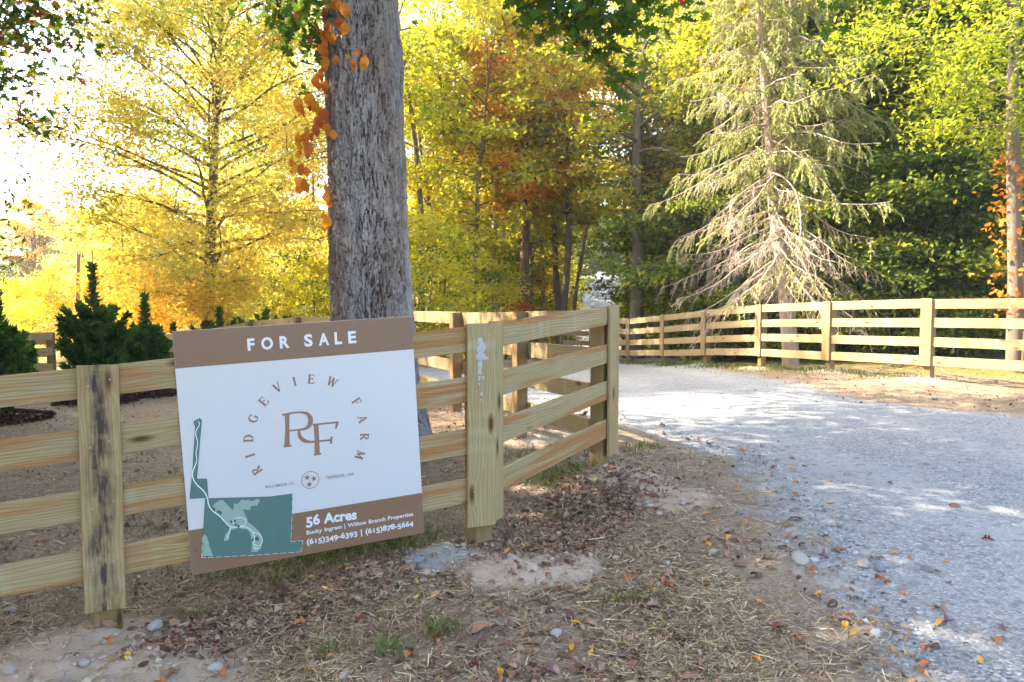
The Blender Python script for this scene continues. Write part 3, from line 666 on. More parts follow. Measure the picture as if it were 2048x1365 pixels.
# monogram and three-star roundel
T = []
def st(pts, wd, z, fn=c1, s=2.527, closed=False):
    P_ = [fn(*q) for q in pts]; k = SW / 1.0
    u = capof(fn, pts[0][0], pts[0][1], 1.0)
    ww = [q * u for q in wd] if hasattr(wd, '__len__') else wd * u
    v, f = ribbon(P_, ww, closed); return (v, f, z)
def dens(pts, wd, n=5):
    """Catmull-Rom densify"""
    P_ = [pts[0]] + list(pts) + [pts[-1]]; W_ = [wd[0]] + list(wd) + [wd[-1]]; o = []; ow = []
    for i in range(1, len(P_) - 2):
        for k in range(n):
            t_ = k / n
            q = [0.5 * ((2 * P_[i][j]) + (-P_[i - 1][j] + P_[i + 1][j]) * t_ + (2 * P_[i - 1][j] - 5 * P_[i][j] + 4 * P_[i + 1][j] - P_[i + 2][j]) * t_ ** 2 + (-P_[i - 1][j] + 3 * P_[i][j] - 3 * P_[i + 1][j] + P_[i + 2][j]) * t_ ** 3) for j in (0, 1)]
            o.append(tuple(q)); ow.append(W_[i] + (W_[i + 1] - W_[i]) * t_)
    o.append(pts[-1]); ow.append(wd[-1]); return o, ow
mono = [([(591, 524), (593, 600), (591, 688)], [24, 20, 26]), ([(567, 531), (612, 524)], [10, 10]), ([(573, 692), (613, 687)], [9, 9]),
        ([(600, 524), (650, 518), (690, 524), (709, 548), (707, 578), (685, 600), (640, 608), (598, 611)], [8, 9, 15, 24, 24, 14, 8, 8]),
        ([(652, 608), (656, 640), (680, 662), (712, 667), (760, 663), (815, 658)], [10, 18, 20, 12, 9, 9]),
        ([(738, 580), (742, 650), (744, 728)], [24, 22, 26]), ([(722, 581), (780, 575), (850, 568)], [9, 9, 9]), ([(726, 733), (764, 727)], [9, 9]),
        ([(846, 566), (838, 601)], [14, 8]), ([(817, 640), (813, 676)], [10, 10])]
for i, (p_, w_) in enumerate(mono):
    if len(p_) > 3: p_, w_ = dens(p_, w_)
    T.append(st(p_, w_, Zt + 0.0001 * i))
tag(poly_mesh('monogram', T, M['brownink']), 'interlaced brown R and F')
T = []
rc = Vector(c1(709, 860)); rr_ = capof(c1, 709, 860, 42.5)
ring = [(rc.x + rr_ * math.cos(a / 48 * 6.2832), rc.y + rr_ * math.sin(a / 48 * 6.2832)) for a in range(48)]
v, f = ribbon(ring, 0.0032, True); T.append((v, f, Zt))
for x, y, a0 in ((693, 848, 0.1), (727, 853, -0.15), (704, 882, 0.05)):
    q = Vector(c1(x, y)); r1 = capof(c1, x, y, 17)
    T.append(([(q.x + (r1 if k % 2 == 0 else r1 * .40) * math.sin(k * math.pi / 5 + a0), q.y + (r1 if k % 2 == 0 else r1 * .40) * math.cos(k * math.pi / 5 + a0)) for k in range(10)], None, Zt))
poly_mesh('emblem', T, M['brownink'])
# property map
outl = [(75, 103), (130, 75), (147, 92), (128, 300), (103, 607), (192, 607), (205, 780), (540, 772), (750, 766), (850, 752), (948, 737), (942, 950), (932, 1160), (1038, 1150), (1022, 1250), (600, 1280), (145, 1303), (160, 1100), (180, 775), (43, 783), (68, 540), (92, 150)]
mapo = poly_mesh('property_map', [([c4(*q) for q in outl], None, 0.0016)], M['mapgreen'])
edge = [([c4(*q) for q in outl], 0.0022)]
v, f = ribbon([c4(*q) for q in outl], 0.0026, True); poly_mesh('map_outline', [(v, f, 0.0019)], M['mapdark'], mapo)
T = []
def along(a, b, n): return [(a[0] + (b[0] - a[0]) * t_ / n, a[1] + (b[1] - a[1]) * t_ / n) for t_ in range(n + 1)]
for a, b in zip(outl[10:17], outl[11:17] + [outl[17]]):
    n = max(2, int(math.hypot(b[0] - a[0], b[1] - a[1]) / 14)); ps = along(a, b, n)
    for k in range(n):
        if k % 5 in (3,): continue
        v, f = ribbon([c4(*ps[k]), c4(*ps[k + 1])], 0.0016); T.append((v, f, 0.0023))
jag = random.Random(8)
def jagged(ps, amp=5, step=13):
    o = []
    for a, b in zip(ps, ps[1:] + ps[:1]):
        n = max(1, int(math.hypot(b[0] - a[0], b[1] - a[1]) / step))
        for k in range(n):
            t_ = k / n; o.append((a[0] + (b[0] - a[0]) * t_ + jag.uniform(-amp, amp) * (k > 0), a[1] + (b[1] - a[1]) * t_ + jag.uniform(-amp, amp) * (k > 0)))
    return o
clear = jagged([(245, 845), (300, 795), (340, 795), (380, 840), (425, 885), (430, 815), (460, 830), (490, 795), (560, 790), (590, 800), (620, 785), (665, 785), (640, 845), (580, 850), (575, 885), (510, 880), (540, 940), (560, 990), (610, 1030), (660, 1080), (682, 1130), (675, 1210), (640, 1250), (580, 1250), (590, 1180), (575, 1090), (545, 1055), (480, 1040), (400, 1060), (385, 1150), (350, 1160), (342, 1130), (370, 1080), (395, 1030), (330, 960), (260, 900)])
clear2 = jagged([(165, 1090), (195, 1110), (215, 1200), (245, 1290), (150, 1290), (160, 1180)])
D = []
for cl in (clear, clear2):
    v, f = ribbon([c4(*q) for q in cl], 0.0040, True); D.append((v, f, 0.0020))
poly_mesh('map_treeline', D, M['mapdark'], mapo)
poly_mesh('map_clearing', [([c4(*q) for q in cl], None, 0.0024) for cl in (clear, clear2)], M['maplight'], mapo)
road = [(115, 100), (128, 130), (100, 180), (95, 220), (112, 290), (98, 380), (103, 450), (70, 540), (70, 600), (105, 660), (160, 710), (195, 770), (210, 840), (250, 895), (310, 940), (360, 995), (400, 1028), (465, 1032), (530, 1028)]
p_, w_ = dens(road, [6] * 7 + [8] * 6 + [7] * 6); T.append(st(p_, w_, 0.0028, c4))
T.append(st([(480 + 58 * math.cos(a / 24 * 6.283), 985 + 38 * math.sin(a / 24 * 6.283)) for a in range(24)], 4, 0.0029, c4, closed=True))
for p_ in ([(530, 1028), (570, 1050), (600, 1080), (612, 1140), (600, 1180), (640, 1195)], [(600, 1080), (650, 1090), (680, 1140), (672, 1180), (650, 1200)], [(400, 1028), (392, 1080), (370, 1110), (378, 1130)], [(612, 1200), (620, 1225), (650, 1210)]):
    p_, w_ = dens(p_, [5] * len(p_)); T.append(st(p_, w_, 0.0030, c4))
poly_mesh('map_road', T, M['mapwhite'], mapo)
T = []
for x, y in [(257, 875), (293, 895), (313, 912), (310, 902), (407, 985), (447, 1012), (470, 1025), (438, 975), (595, 1145), (635, 1125), (640, 1142), (625, 1133)]:
    T.append(([c4(x + 12 * math.cos(a / 10 * 6.283), y + 12 * math.sin(a / 10 * 6.283)) for a in range(10)], None, 0.0033 + 0.00003 * len(T)))
poly_mesh('map_trees', T, M['mapdark'], mapo)
for x, y in ((71, 268), (1176, 177), (130, 1217), (1203, 990), (732, 1228)):
    bm = bmesh.new(); bmesh.ops.create_cone(bm, cap_ends=True, segments=10, radius1=0.0045, radius2=0.0035, depth=0.003)
    me = bpy.data.meshes.new('screw'); bm.to_mesh(me); bm.free(); o = link('screw', me, M['screw'], sign); q = c1(x, y); o.location = (q[0], max(q[1], 0.01), 0.002)

# ------------------------------------------------------------ tubes, leaves
def tubes(name, paths, sides=7, mat=None, caps=True):
    V_ = []; F_ = []; Cn = []; base = 0
    for pts, rad in paths:
        P_ = np.asarray(pts, float); r = np.asarray(rad, float); n = len(P_)
        if n < 2: continue
        k = sides if r[0] > 0.02 else (4 if r[0] > 0.008 else 3)
        Tn = np.gradient(P_, axis=0); Tn /= np.linalg.norm(Tn, axis=1)[:, None] + 1e-9
        ref = np.array([0.0, 0, 1]) if abs(Tn[0, 2]) < 0.8 else np.array([1.0, 0, 0])
        A = np.cross(Tn, ref); A /= np.linalg.norm(A, axis=1)[:, None] + 1e-9; B = np.cross(Tn, A)
        th = np.arange(k) / k * 2 * np.pi
        ring_ = P_[:, None] + r[:, None, None] * (A[:, None] * np.cos(th)[None, :, None] + B[:, None] * np.sin(th)[None, :, None])
        V_.append(ring_.reshape(-1, 3))
        i = np.arange(n - 1)[:, None]; j = np.arange(k)[None]; j2 = (j + 1) % k
        f = np.stack([i * k + j, i * k + j2, (i + 1) * k + j2, (i + 1) * k + j], -1).reshape(-1, 4) + base
        F_.append(f.ravel()); Cn.append(np.full(len(f), 4)); base += n * k
    me = mesh_np(name, np.concatenate(V_), np.concatenate(F_), np.concatenate(Cn), smooth=True)
    if mat: me.materials.append(mat)
    return me
def rot_frames(rs, n, tilt):
    """random frames: normals mostly up with spread 'tilt'"""
    nr = rs.normal(size=(n, 3)) * tilt; nr[:, 2] += 1; nr /= np.linalg.norm(nr, axis=1)[:, None]
    a = rs.normal(size=(n, 3)); a -= nr * (a * nr).sum(1)[:, None]; a /= np.linalg.norm(a, axis=1)[:, None]
    return a, np.cross(nr, a), nr
LEAF4 = np.array([(-.5, 0, 0), (0, -.32, .06), (.5, 0, -.08), (0, .32, .06)])
def star_leaf(lobes):
    o = []
    for k in range(lobes * 2):
        a = -math.pi + 0.35 + (2 * math.pi - 0.7) * k / (lobes * 2 - 1); r = 0.5 if k % 2 == 1 else 0.24
        o.append((r * math.cos(a) * 1.0, r * math.sin(a) * 0.85, 0.03 * (k % 2)))
    return np.array(o)
OAK = np.array([(-.5, 0, 0), (-.38, .03, 0), (-.32, .17, 0), (-.26, .09, 0), (-.16, .30, .03), (-.13, .24, .02), (-.08, .28, .03), (-.02, .09, 0), (.08, .33, .03), (.12, .24, .02), (.17, .27, .03), (.17, .08, 0), (.30, .17, .0), (.33, .06, 0), (.5, 0, -.06),
                (.33, -.06, 0), (.30, -.17, .0), (.17, -.08, 0), (.17, -.27, .03), (.12, -.24, .02), (.08, -.33, .03), (-.02, -.09, 0), (-.08, -.28, .03), (-.13, -.24, .02), (-.16, -.30, .03), (-.26, -.09, 0), (-.32, -.17, 0), (-.38, -.03, 0)])
OVAL = np.array([(-.5, 0, 0), (-.38, .12, .02), (-.18, .25, .04), (.05, .29, .03), (.28, .2, 0), (.5, 0, -.08), (.28, -.2, 0), (.05, -.29, .03), (-.18, -.25, .04), (-.38, -.12, .02)])
SLIM = OVAL * np.array([1, 0.62, 1.6])
def leaf_mesh(name, cen, size, tone, rs, tilt=0.7, shape=LEAF4, frames=None, mat=None):
    n = len(cen); a, b, c = frames if frames is not None else rot_frames(rs, n, tilt)
    s = np.asarray(size, float).reshape(-1, 1, 1) if np.ndim(size) else size
    V_ = cen[:, None] + s * (a[:, None] * shape[None, :, 0:1] + b[:, None] * shape[None, :, 1:2] + c[:, None] * shape[None, :, 2:3])
    k = len(shape); me = mesh_np(name, V_.reshape(-1, 3), np.arange(n * k), np.full(n, k), np.repeat(np.clip(tone, 0, 1), k))
    if mat: me.materials.append(mat)
    return me
def bez(p0, d0, L, rs, n=6, sag=0.0, wig=0.08):
    pts = [np.array(p0, float)]; d = np.array(d0, float); d /= np.linalg.norm(d)
    for i in range(n):
        d = d + rs.normal(size=3) * wig + np.array([0, 0, sag]); d /= np.linalg.norm(d); pts.append(pts[-1] + d * L / n)
    return np.array(pts)
def tree(seed, h, r0, base, spread, limbs, leaves, lsize, peak=0.35, up=0.5, trunk_pts=None, fork=None, flat=0.45, clump=0.32, tone_mid=0.5, tone_h=0.0, subs=6, sides=8, low_tone=None):
    """returns (wood paths, leaf centres, tones). Crown radius profile peaks at fraction 'peak' of crown height."""
    rs = np.random.default_rng(seed); paths = []; cl = []
    def trunk(p0, d0, L, ra, rb, n=12):
        P_ = bez(p0, d0, L, rs, n, 0.03, 0.035); paths.append((P_, np.linspace(ra, rb, n + 1) * (1 + 0.06 * rs.normal(size=n + 1)))); return P_
    if trunk_pts is not None:
        T0 = np.array(trunk_pts, float); rr = np.linspace(r0, r0 * 0.35, len(T0)); paths.append((T0, rr)); stems = [(T0, base, 1.0, rr)]
    elif fork:
        fh = fork * h; P0 = trunk((0, 0, -0.25), (0, 0, 1), fh + .25, r0 * 1.12, r0 * 0.85, 6); stems = []
        az = rs.uniform(0, 6.28)
        for k in range(2):
            a = az + k * 3.1; dd = (0.32 * math.cos(a), 0.32 * math.sin(a), 1)
            Pk = trunk(P0[-1] - np.array([0, 0, r0]), dd, (h - fh) * 0.95, r0 * 0.72, r0 * 0.12, 10); stems.append((Pk, base, 0.75, None))
    else:
        P0 = trunk((0, 0, -0.25), (rs.normal() * .03, rs.normal() * .03, 1), h * 0.96 + .25, r0 * 1.15, r0 * 0.12, 14); stems = [(P0, base, 1.0, None)]
    top = h; per = max(4, limbs // len(stems))
    for P_, bs, sc, _ in stems:
        for i in range(per):
            t_ = (i + rs.uniform(0, 1)) / per; z = base + (top * 0.96 - base) * t_
            zi = np.clip(np.searchsorted(P_[:, 2], z), 1, len(P_) - 1); f = np.clip((z - P_[zi - 1, 2]) / (P_[zi, 2] - P_[zi - 1, 2] + 1e-6), 0, 1)
            p0 = P_[zi - 1] * (1 - f) + P_[zi] * f
            prof = (t_ / peak) ** 0.5 if t_ < peak else max(0.12, (1 - ((t_ - peak) / (1 - peak)) ** 1.6)) ** 0.7
            L = spread * sc * (0.35 + 0.65 * prof) * rs.uniform(0.7, 1.12) * (0.25 + 0.75 * min(1, prof + .3))
            a = i * 2.39996 + rs.uniform(-.5, .5); el = up * (0.35 + 0.9 * t_) + rs.uniform(-.12, .15)
            d0 = (math.cos(a), math.sin(a), math.tan(min(el, 1.2)))
            rl = r0 * (0.34 - 0.20 * t_) * min(1.0, L / spread + 0.3)
            B_ = bez(p0, d0, L, rs, 7, -0.045, 0.09); paths.append((B_, np.linspace(rl, 0.006, 8)))
            for s_ in range(subs):
                q = rs.uniform(0.28, 0.97); j = min(6, int(q * 7)); ff = q * 7 - j; s0 = B_[j] * (1 - ff) + B_[j + 1] * ff
                dd = B_[j + 1] - B_[j]; dd /= np.linalg.norm(dd); sdv = np.cross(dd, [0, 0, 1]); sdv *= rs.choice([-1, 1])
                d1 = dd * 0.8 + sdv * rs.uniform(.4, 1.1) + np.array([0, 0, rs.uniform(-.25, .45)]); L1 = max(0.35, L * rs.uniform(0.22, 0.45))
                S_ = bez(s0, d1, L1, rs, 4, -0.05, 0.12); paths.append((S_, np.linspace(max(.004, rl * 0.35), 0.003, 5)))
                for q2 in (0.35, 0.65, 0.95): cl.append(S_[0] * (1 - q2) + S_[-1] * q2 + rs.normal(size=3) * 0.05)
            cl.append(B_[-1])
    cl = np.array(cl); n = len(cl); per_ = max(1, leaves // n)
    ct = rs.normal(size=n) * 0.16 + tone_mid + tone_h * (cl[:, 2] / h - 0.5) + 0.5 * vnoise(cl[:, 0] * .6 + seed, cl[:, 1] * .6 + cl[:, 2] * .7)
    sz = clump * rs.uniform(0.6, 1.35, size=n)
    cen = np.repeat(cl, per_, 0) + rs.normal(size=(n * per_, 3)) * np.repeat(sz, per_)[:, None] * np.array([1, 1, flat])
    tn = np.repeat(ct, per_) + rs.normal(size=n * per_) * 0.13
    return paths, cen, tn, rs
def tree_meshes(nm, seed, leafmat, barkmat, lsize=0.1, tilt=0.75, shape=LEAF4, **kw):
    paths, cen, tn, rs = tree(seed, lsize=lsize, **kw)
    tm = tubes(nm + '_trunk', paths, 9, M[barkmat])
    lm = leaf_mesh(nm + '_crown', cen, lsize * rs.uniform(0.6, 1.25, size=len(cen)), tn, rs, tilt, shape, mat=M[leafmat])
    return tm, lm
def put_tree(kind, meshes, x, y, label, cat='tree', rz=0.0, s=1.0, group=None, z=None, sz=None):
    t = empty(kind, (x, y, ht(x, y) if z is None else z), label, cat, group, rz); t.scale = (s, s, sz or s)
    o = bpy.data.objects.new('trunk', meshes[0]); C.objects.link(o); o.parent = t
    o = bpy.data.objects.new('crown', meshes[1]); C.objects.link(o); o.parent = t
    return t
def at(px, d): return ray(px, 600)[0] * d

# ---------------- the big oak trunk with a displaced bark surface
def oak():
    ox, oy = ray(752, 640)[0] * 6.75, 6.75; oz = ht(ox, oy)
    root = empty('oak_tree', (ox, oy, oz), 'massive grey furrowed oak trunk rising behind the for sale sign', 'tree')
    nt, nz_ = 420, 1150; Ht = 5.6
    th = np.arange(nt) / nt * 2 * np.pi; z = np.linspace(-0.3, Ht, nz_)
    TH_, ZZ = np.meshgrid(th, z, indexing='ij')
    rad = 0.318 + 0.02 * np.clip((3.2 - ZZ) / 3.2, 0, 1) + 0.20 * np.exp(-np.clip(ZZ, 0, None) / 0.42) * (1 + 0.35 * np.cos(TH_ * 5 + 1.0)) + 0.012 * np.cos(TH_ * 3 + ZZ * .7) - 0.012 * np.clip(ZZ - 3, 0, 3)
    rad += 0.03 * np.exp(-((ZZ - 3.55) / 0.25) ** 2) * np.exp(-((np.mod(TH_ + 0.1, 2 * np.pi) - 0.1) / 0.5) ** 2)
    rs = np.random.default_rng(2)
    def cells(nA, cellz, seed, jit=0.9, warp=0.0):
        r2 = np.random.default_rng(seed); nzc = int((Ht + 1.5) / cellz) + 4
        jx = r2.random((nA, nzc)) * jit; jz = r2.random((nA, nzc)) * jit; hv = r2.random((nA, nzc))
        gx = TH_ / (2 * np.pi) * nA + warp * (np.sin(ZZ * 2.3 + TH_ * 3) + 3.2 * vnoise(TH_ * 14 + seed, ZZ * 5) * blend + 1.6 * vnoise(TH_ * 40, ZZ * 16 + seed) * blend); gz = (ZZ + 0.7) / cellz + 0.9 * vnoise(TH_ * 9 + 3, ZZ * 3 + seed) * blend + 0.5 * vnoise(TH_ * 30, ZZ * 11) * blend
        ix = np.floor(gx).astype(int); iz = np.floor(gz).astype(int)
        f1 = np.full(gx.shape, 9.0); f2 = np.full(gx.shape, 9.0); hh = np.zeros(gx.shape)
        for dx_ in (-1, 0, 1):
            for dz_ in (-1, 0, 1):
                cx_ = ix + dx_; cz_ = np.clip(iz + dz_, 0, nzc - 1)
                d = np.hypot(cx_ + jx[cx_ % nA, cz_] - gx, cz_ + jz[cx_ % nA, cz_] - gz)
                m = d < f1; f2 = np.where(m, f1, np.minimum(f2, d)); hh = np.where(m, hv[cx_ % nA, cz_], hh); f1 = np.where(m, d, f1)
        return f2 - f1, hh
    wz = 0.35
    blend = smooth01(0, .5, TH_) * smooth01(2 * np.pi, 2 * np.pi - .5, TH_)
    e1, h1 = cells(46, 0.36, 5, jit=1.0, warp=.35); e2, h2 = cells(104, 0.15, 9, jit=1.0, warp=.6)
    disp = -0.030 * (1 - smooth01(0.0, 0.16, e1)) + 0.022 * h1 - 0.013 * (1 - smooth01(0, 0.14, e2)) + 0.013 * h2
    disp += 0.006 * vnoise(TH_ * 60, ZZ * 14) + 0.004 * vnoise(TH_ * 130 + 4, ZZ * 45)
    sidew = 0.55 + 0.45 * (0.5 - 0.5 * np.cos(TH_ + 0.4)) + 0.4 * smooth01(2.2, 0.2, ZZ)
    rr = rad + disp * np.clip(sidew + 0.25, 0.7, 1.45)
    # a healed knot facing the camera
    kx, kz = math.radians(255), 3.62 
    dk = np.hypot((TH_ - kx) * 0.36, (ZZ - kz)); rr += 0.022 * np.exp(-((dk - 0.045) / 0.02) ** 2) - 0.02 * np.exp(-(dk / 0.025) ** 2)
    leanx = -0.021 * ZZ; fis = np.clip((1 - smooth01(0.02, 0.11, e1)) + 0.7 * (1 - smooth01(0, 0.09, e2)) * (vnoise(TH_ * 3, ZZ * 1.5) > -.1), 0, 1)
    V_ = np.stack([rr * np.cos(TH_) + leanx, rr * np.sin(TH_), ZZ], -1).reshape(-1, 3)
    f = grid_faces(nt, nz_, True); me = mesh_np('trunk', V_, f.ravel(), np.full(len(f), 4), {'innerbark_shade': fis.ravel()}, smooth=True)
    link('trunk', me, M['oakbark'], root)
    # limbs and crown above the picture
    paths, cen, tn, r3 = tree(77, 14.0, 0.33, 6.2, 7.0, 36, 80000, 0.13, peak=0.3, up=0.35, trunk_pts=[(leanx[0, -1] * 1.0, 0, 5.3), (-0.22, 0.0, 6.6), (-.15, .1, 8.2), (-.2, 0, 10.5), (-.1, 0, 13.2)], clump=0.5, subs=7)
    link('limbs', tubes('limbs', paths, 10, M['oakbark']), None, root)
    # keep the crown out of the picture's lower air: leaves that droop into view are the sprays below
    dcam = np.hypot(cen[:, 0] + ox, cen[:, 1] + oy); elev = (cen[:, 2] + oz - CAMZ)
    tn = tn * 0.8
    link('crown', leaf_mesh('crown', cen, 0.15 * r3.uniform(.7, 1.2, len(cen)), tn, r3, 0.8, LEAF4, mat=M['oakleaf']), None, root)
    return root, ox, oy, oz
OAKT, ox, oy, oz = oak()

def spray(name, root, mat, twigs, size, seed, shape=OAK, tone=(0.4, .2), per=9, tilt=0.9, spread=0.09, twig_r=0.006, barkm='barkdark'):
    """leafy twigs: list of polylines; leaves all along them"""
    rs = np.random.default_rng(seed); paths = []; cen = []
    for P_, cnt in twigs:
        P_ = np.array(P_, float); paths.append((P_, np.linspace(twig_r, twig_r * .3, len(P_))))
        for k in range(cnt):
            q = rs.uniform(0.15, 1.0) * (len(P_) - 1); j = min(int(q), len(P_) - 2); f = q - j; b0 = P_[j] * (1 - f) + P_[j + 1] * f
            e = bez(b0, rs.normal(size=3) + [0, 0, -.3], rs.uniform(.08, .32), rs, 2, -.1); paths.append((e, [twig_r * .4, twig_r * .25, twig_r * .15]))
            for _ in range(per): cen.append(e[rs.integers(1, 3)] + rs.normal(size=3) * spread)
    cen = np.array(cen); tn = rs.normal(tone[0], tone[1], len(cen))
    a = link('twigs', tubes('twigs', paths, 5, M[barkm]), None, root); b = link('leaves', leaf_mesh('leaves', cen, size * rs.uniform(.6, 1.15, len(cen)), tn, rs, tilt, shape, mat=mat), None, root)
    return a, b
# drooping limbs of the big oak whose leaves hang into the top of the picture
def rel(p, o): return [p[0] - o[0], p[1] - o[1], p[2] - o[2]]
oo = (ox, oy, oz)
rs0 = np.random.default_rng(31); tw = []
start = np.array([ox + .2, oy - .1, oz + 5.6])
def limb_to(q, n=6, sag=0.3, st_=start):
    q = np.array(q); o = []
    for i in range(n + 1):
        t_ = i / n; p = st_ * (1 - t_) + q * t_; p[2] += sag * math.sin(t_ * math.pi); o.append(rel(p, oo))
    return o
main = []
for px, py, d, c in [(1060, 30, 6.0, 14), (1110, 70, 5.8, 12), (1150, 20, 6.2, 16), (1205, 60, 5.6, 14), (1240, 110, 5.5, 14), (1265, 30, 5.8, 14), (1230, 160, 5.4, 8), (1310, 20, 5.6, 8), (1120, 5, 6.4, 12), (1370, 5, 5.8, 6), (1230, 200, 5.5, 5), (1170, 100, 5.9, 7)]:
    q = pt(px, py, d); root_ = pt(1180, -260, 6.1); m_ = np.array(pt(px - 40, py - 130, d + .1)[:])
    P_ = [rel(root_, oo), rel(m_, oo), rel(pt(px - 8, py - 50, d), oo), rel(q, oo)]; tw.append((P_, c))
spray('spray', OAKT, M['oakleaf'], tw, 0.165, 41, OAK, (0.5, .2), 6, 1.0, 0.09)
tw = []
for px, py, d, c in [(600, 60, 6.3, 10), (575, 20, 6.4, 10), (620, 110, 6.3, 7), (560, 90, 6.6, 6), (1680, 30, 6.0, 7), (1720, 10, 6.1, 6), (1760, -5, 6.1, 5)]:
    q = pt(px, py, d); P_ = [rel(pt(px + (60 if px < 700 else -60), py - 300, d), oo), rel(pt(px + (15 if px < 700 else -15), py - 90, d), oo), rel(q, oo)]; tw.append((P_, c))
spray('spray', OAKT, M['oakleaf'], tw, 0.15, 43, OAK, (0.5, .2), 4, 1.0, 0.08)
link('limb', tubes('limb', [(np.array(limb_to(pt(1180, -260, 6.1), 8, .5)), np.linspace(.07, .02, 9))], 8, M['oakbark']), None, OAKT)

# creeper on the left of the trunk
vx = pt(660, 250, 6.45); vine = empty('climbing_vine', (vx.x, vx.y, oz), 'orange-leaved creeper hanging from the left side of the big oak trunk', 'vine')
vo = (vx.x, vx.y, oz); rs = np.random.default_rng(9)
vpts = [(668, 5, 6.33, .18), (690, 20, 6.2, .14), (660, 60, 6.35, .15), (690, 58, 6.2, .13), (640, 75, 6.4, .18), (660, 62, 6.3, .15), (645, 105, 6.4, .17), (650, 125, 6.4, .14), (643, 150, 6.4, .14), (650, 172, 6.42, .12), (598, 35, 6.4, .15),
        (620, 200, 6.4, .17), (597, 208, 6.4, .15), (632, 215, 6.4, .14), (650, 230, 6.4, .13), (640, 245, 6.4, .14), (655, 258, 6.33, .13), (612, 275, 6.4, .13), (597, 276, 6.4, .12), (632, 262, 6.4, .12), (617, 300, 6.4, .13), (600, 295, 6.42, .10),
        (602, 340, 6.4, .13), (590, 338, 6.4, .10), (611, 372, 6.4, .16), (653, 395, 6.38, .12), (654, 445, 6.38, .14), (655, 385, 6.4, .08), (706, 127, 6.1, .09), (730, 124, 6.1, .12), (672, 120, 6.25, .09), (650, 28, 6.4, .12), (632, 62, 6.4, .12), (648, 90, 6.4, .1), (678, 45, 6.25, .12), (640, 225, 6.45, .12)]
vpts += [(px + random.uniform(-14, 12), py + random.uniform(-16, 16), d + .03, s_ * .8) for px, py, d, s_ in vpts[:30]] + [(px + random.uniform(-20, 10), py + random.uniform(-20, 20), d + .04, s_ * .65) for px, py, d, s_ in vpts[:30]]
hooks = [(655, -40, 6.45)] + [(657, y, 6.45) for y in range(0, 470, 40)]
paths = [([rel(pt(*h_), vo) for h_ in hooks], np.linspace(.008, .004, len(hooks)))]
cen = []; fa = []; fb_ = []; fc = []; sizes = []
for px, py, d, s_ in vpts:
    p = np.array(rel(pt(px, py, d), vo)); cen.append(p); sizes.append(s_ * .86)
    av = np.array([rs.uniform(-.5, .3), rs.uniform(-.3, .3), -1.0]); av /= np.linalg.norm(av)
    nv_ = np.array([rs.normal() * .5, -1, rs.normal() * .4]); nv_ -= av * (av @ nv_); nv_ /= np.linalg.norm(nv_)
    fa.append(av); fc.append(nv_); fb_.append(np.cross(nv_, av))
    hy = max(-40, py - 30); h_ = np.array(rel(pt(657 if px < 690 else px - 20, hy, 6.43 if px < 690 else 6.15), vo)); mid = (h_ + p) / 2 + [0, 0, .04]
    paths.append(([h_, mid, p - av * s_ * .45], [.003, .002, .0015]))
link('stem', tubes('stem', paths, 5, M['barkred']), None, vine)
bmv = leaf_mesh('leaves', np.array(cen), np.array(sizes), rs.uniform(0, 1, len(cen)), rs, shape=OVAL * np.array([1, 1.25, 2.2]), frames=(np.array(fa), np.array(fb_), np.array(fc)), mat=M['vine'])
link('leaves', bmv, None, vine)

# ---------------- hero trees
ym = tree_meshes('yellow_maple', 101, 'yellow', 'bark', 0.115, h=11.8, r0=0.17, base=1.6, spread=4.3, limbs=80, leaves=84000, peak=0.4, up=0.72, clump=0.34, subs=6, tone_mid=0.48, flat=0.75)
put_tree('maple_tree', ym, at(415, 20.5), 20.5, 'bright yellow maple standing left of the big oak trunk')
ym2 = tree_meshes('gold_maple', 102, 'yellow', 'bark', 0.165, h=10.5, r0=0.15, base=1.6, spread=3.4, limbs=42, leaves=15000, peak=0.35, up=0.65, clump=0.3, subs=6, tone_mid=0.45)
put_tree('maple_tree', ym2, at(575, 29), 29, 'yellow-green maple just left of the big oak trunk', rz=1)
put_tree('maple_tree', ym2, at(255, 30), 30, 'low golden maple half hidden behind the bright yellow maple', rz=3.1, s=.62)
yg = tree_meshes('slim_tree', 103, 'yellowgreen', 'bark', 0.165, h=11, r0=0.12, base=2.2, spread=3.2, limbs=46, leaves=13500, peak=0.45, up=0.55, clump=0.27, tone_mid=0.62)
yg2 = tree_meshes('slim_tree2', 104, 'yellowgreen', 'bark', 0.165, h=10.5, r0=0.10, base=3.2, spread=2.7, limbs=40, leaves=10500, peak=0.5, up=0.6, clump=0.27, tone_mid=0.7)
orr = tree_meshes('orange_tree', 105, 'orange', 'barkred', 0.165, h=10.8, r0=0.17, base=4.6, spread=3.2, limbs=44, leaves=13500, peak=0.5, up=0.6, fork=0.36, clump=0.28, tone_mid=0.78)
gr1 = tree_meshes('green_tree', 106, 'green', 'barkdark', 0.17, h=9.5, r0=0.15, base=1.2, spread=3.9, limbs=50, leaves=20000, peak=0.4, up=0.35, clump=0.34, flat=0.28, tone_mid=0.65)
dg1 = tree_meshes('dark_tree', 107, 'darkgreen', 'barkdark', 0.18, h=10, r0=0.16, base=0.8, spread=4.2, limbs=54, leaves=24000, peak=0.4, up=0.3, clump=0.38, flat=0.26, tone_mid=0.55)
dbl = tree_meshes('double_tree', 108, 'yellowgreen', 'bark', 0.165, h=11, r0=0.19, base=4.4, spread=3.0, limbs=40, leaves=11000, peak=0.5, up=0.65, fork=0.12, clump=0.28, tone_mid=0.7)
tall = tree_meshes('tall_tree', 109, 'yellowgreen', 'bark', 0.155, h=13, r0=0.21, base=4.2, spread=3.9, limbs=46, leaves=12500, peak=0.5, up=0.45, clump=0.28, tone_mid=0.7)
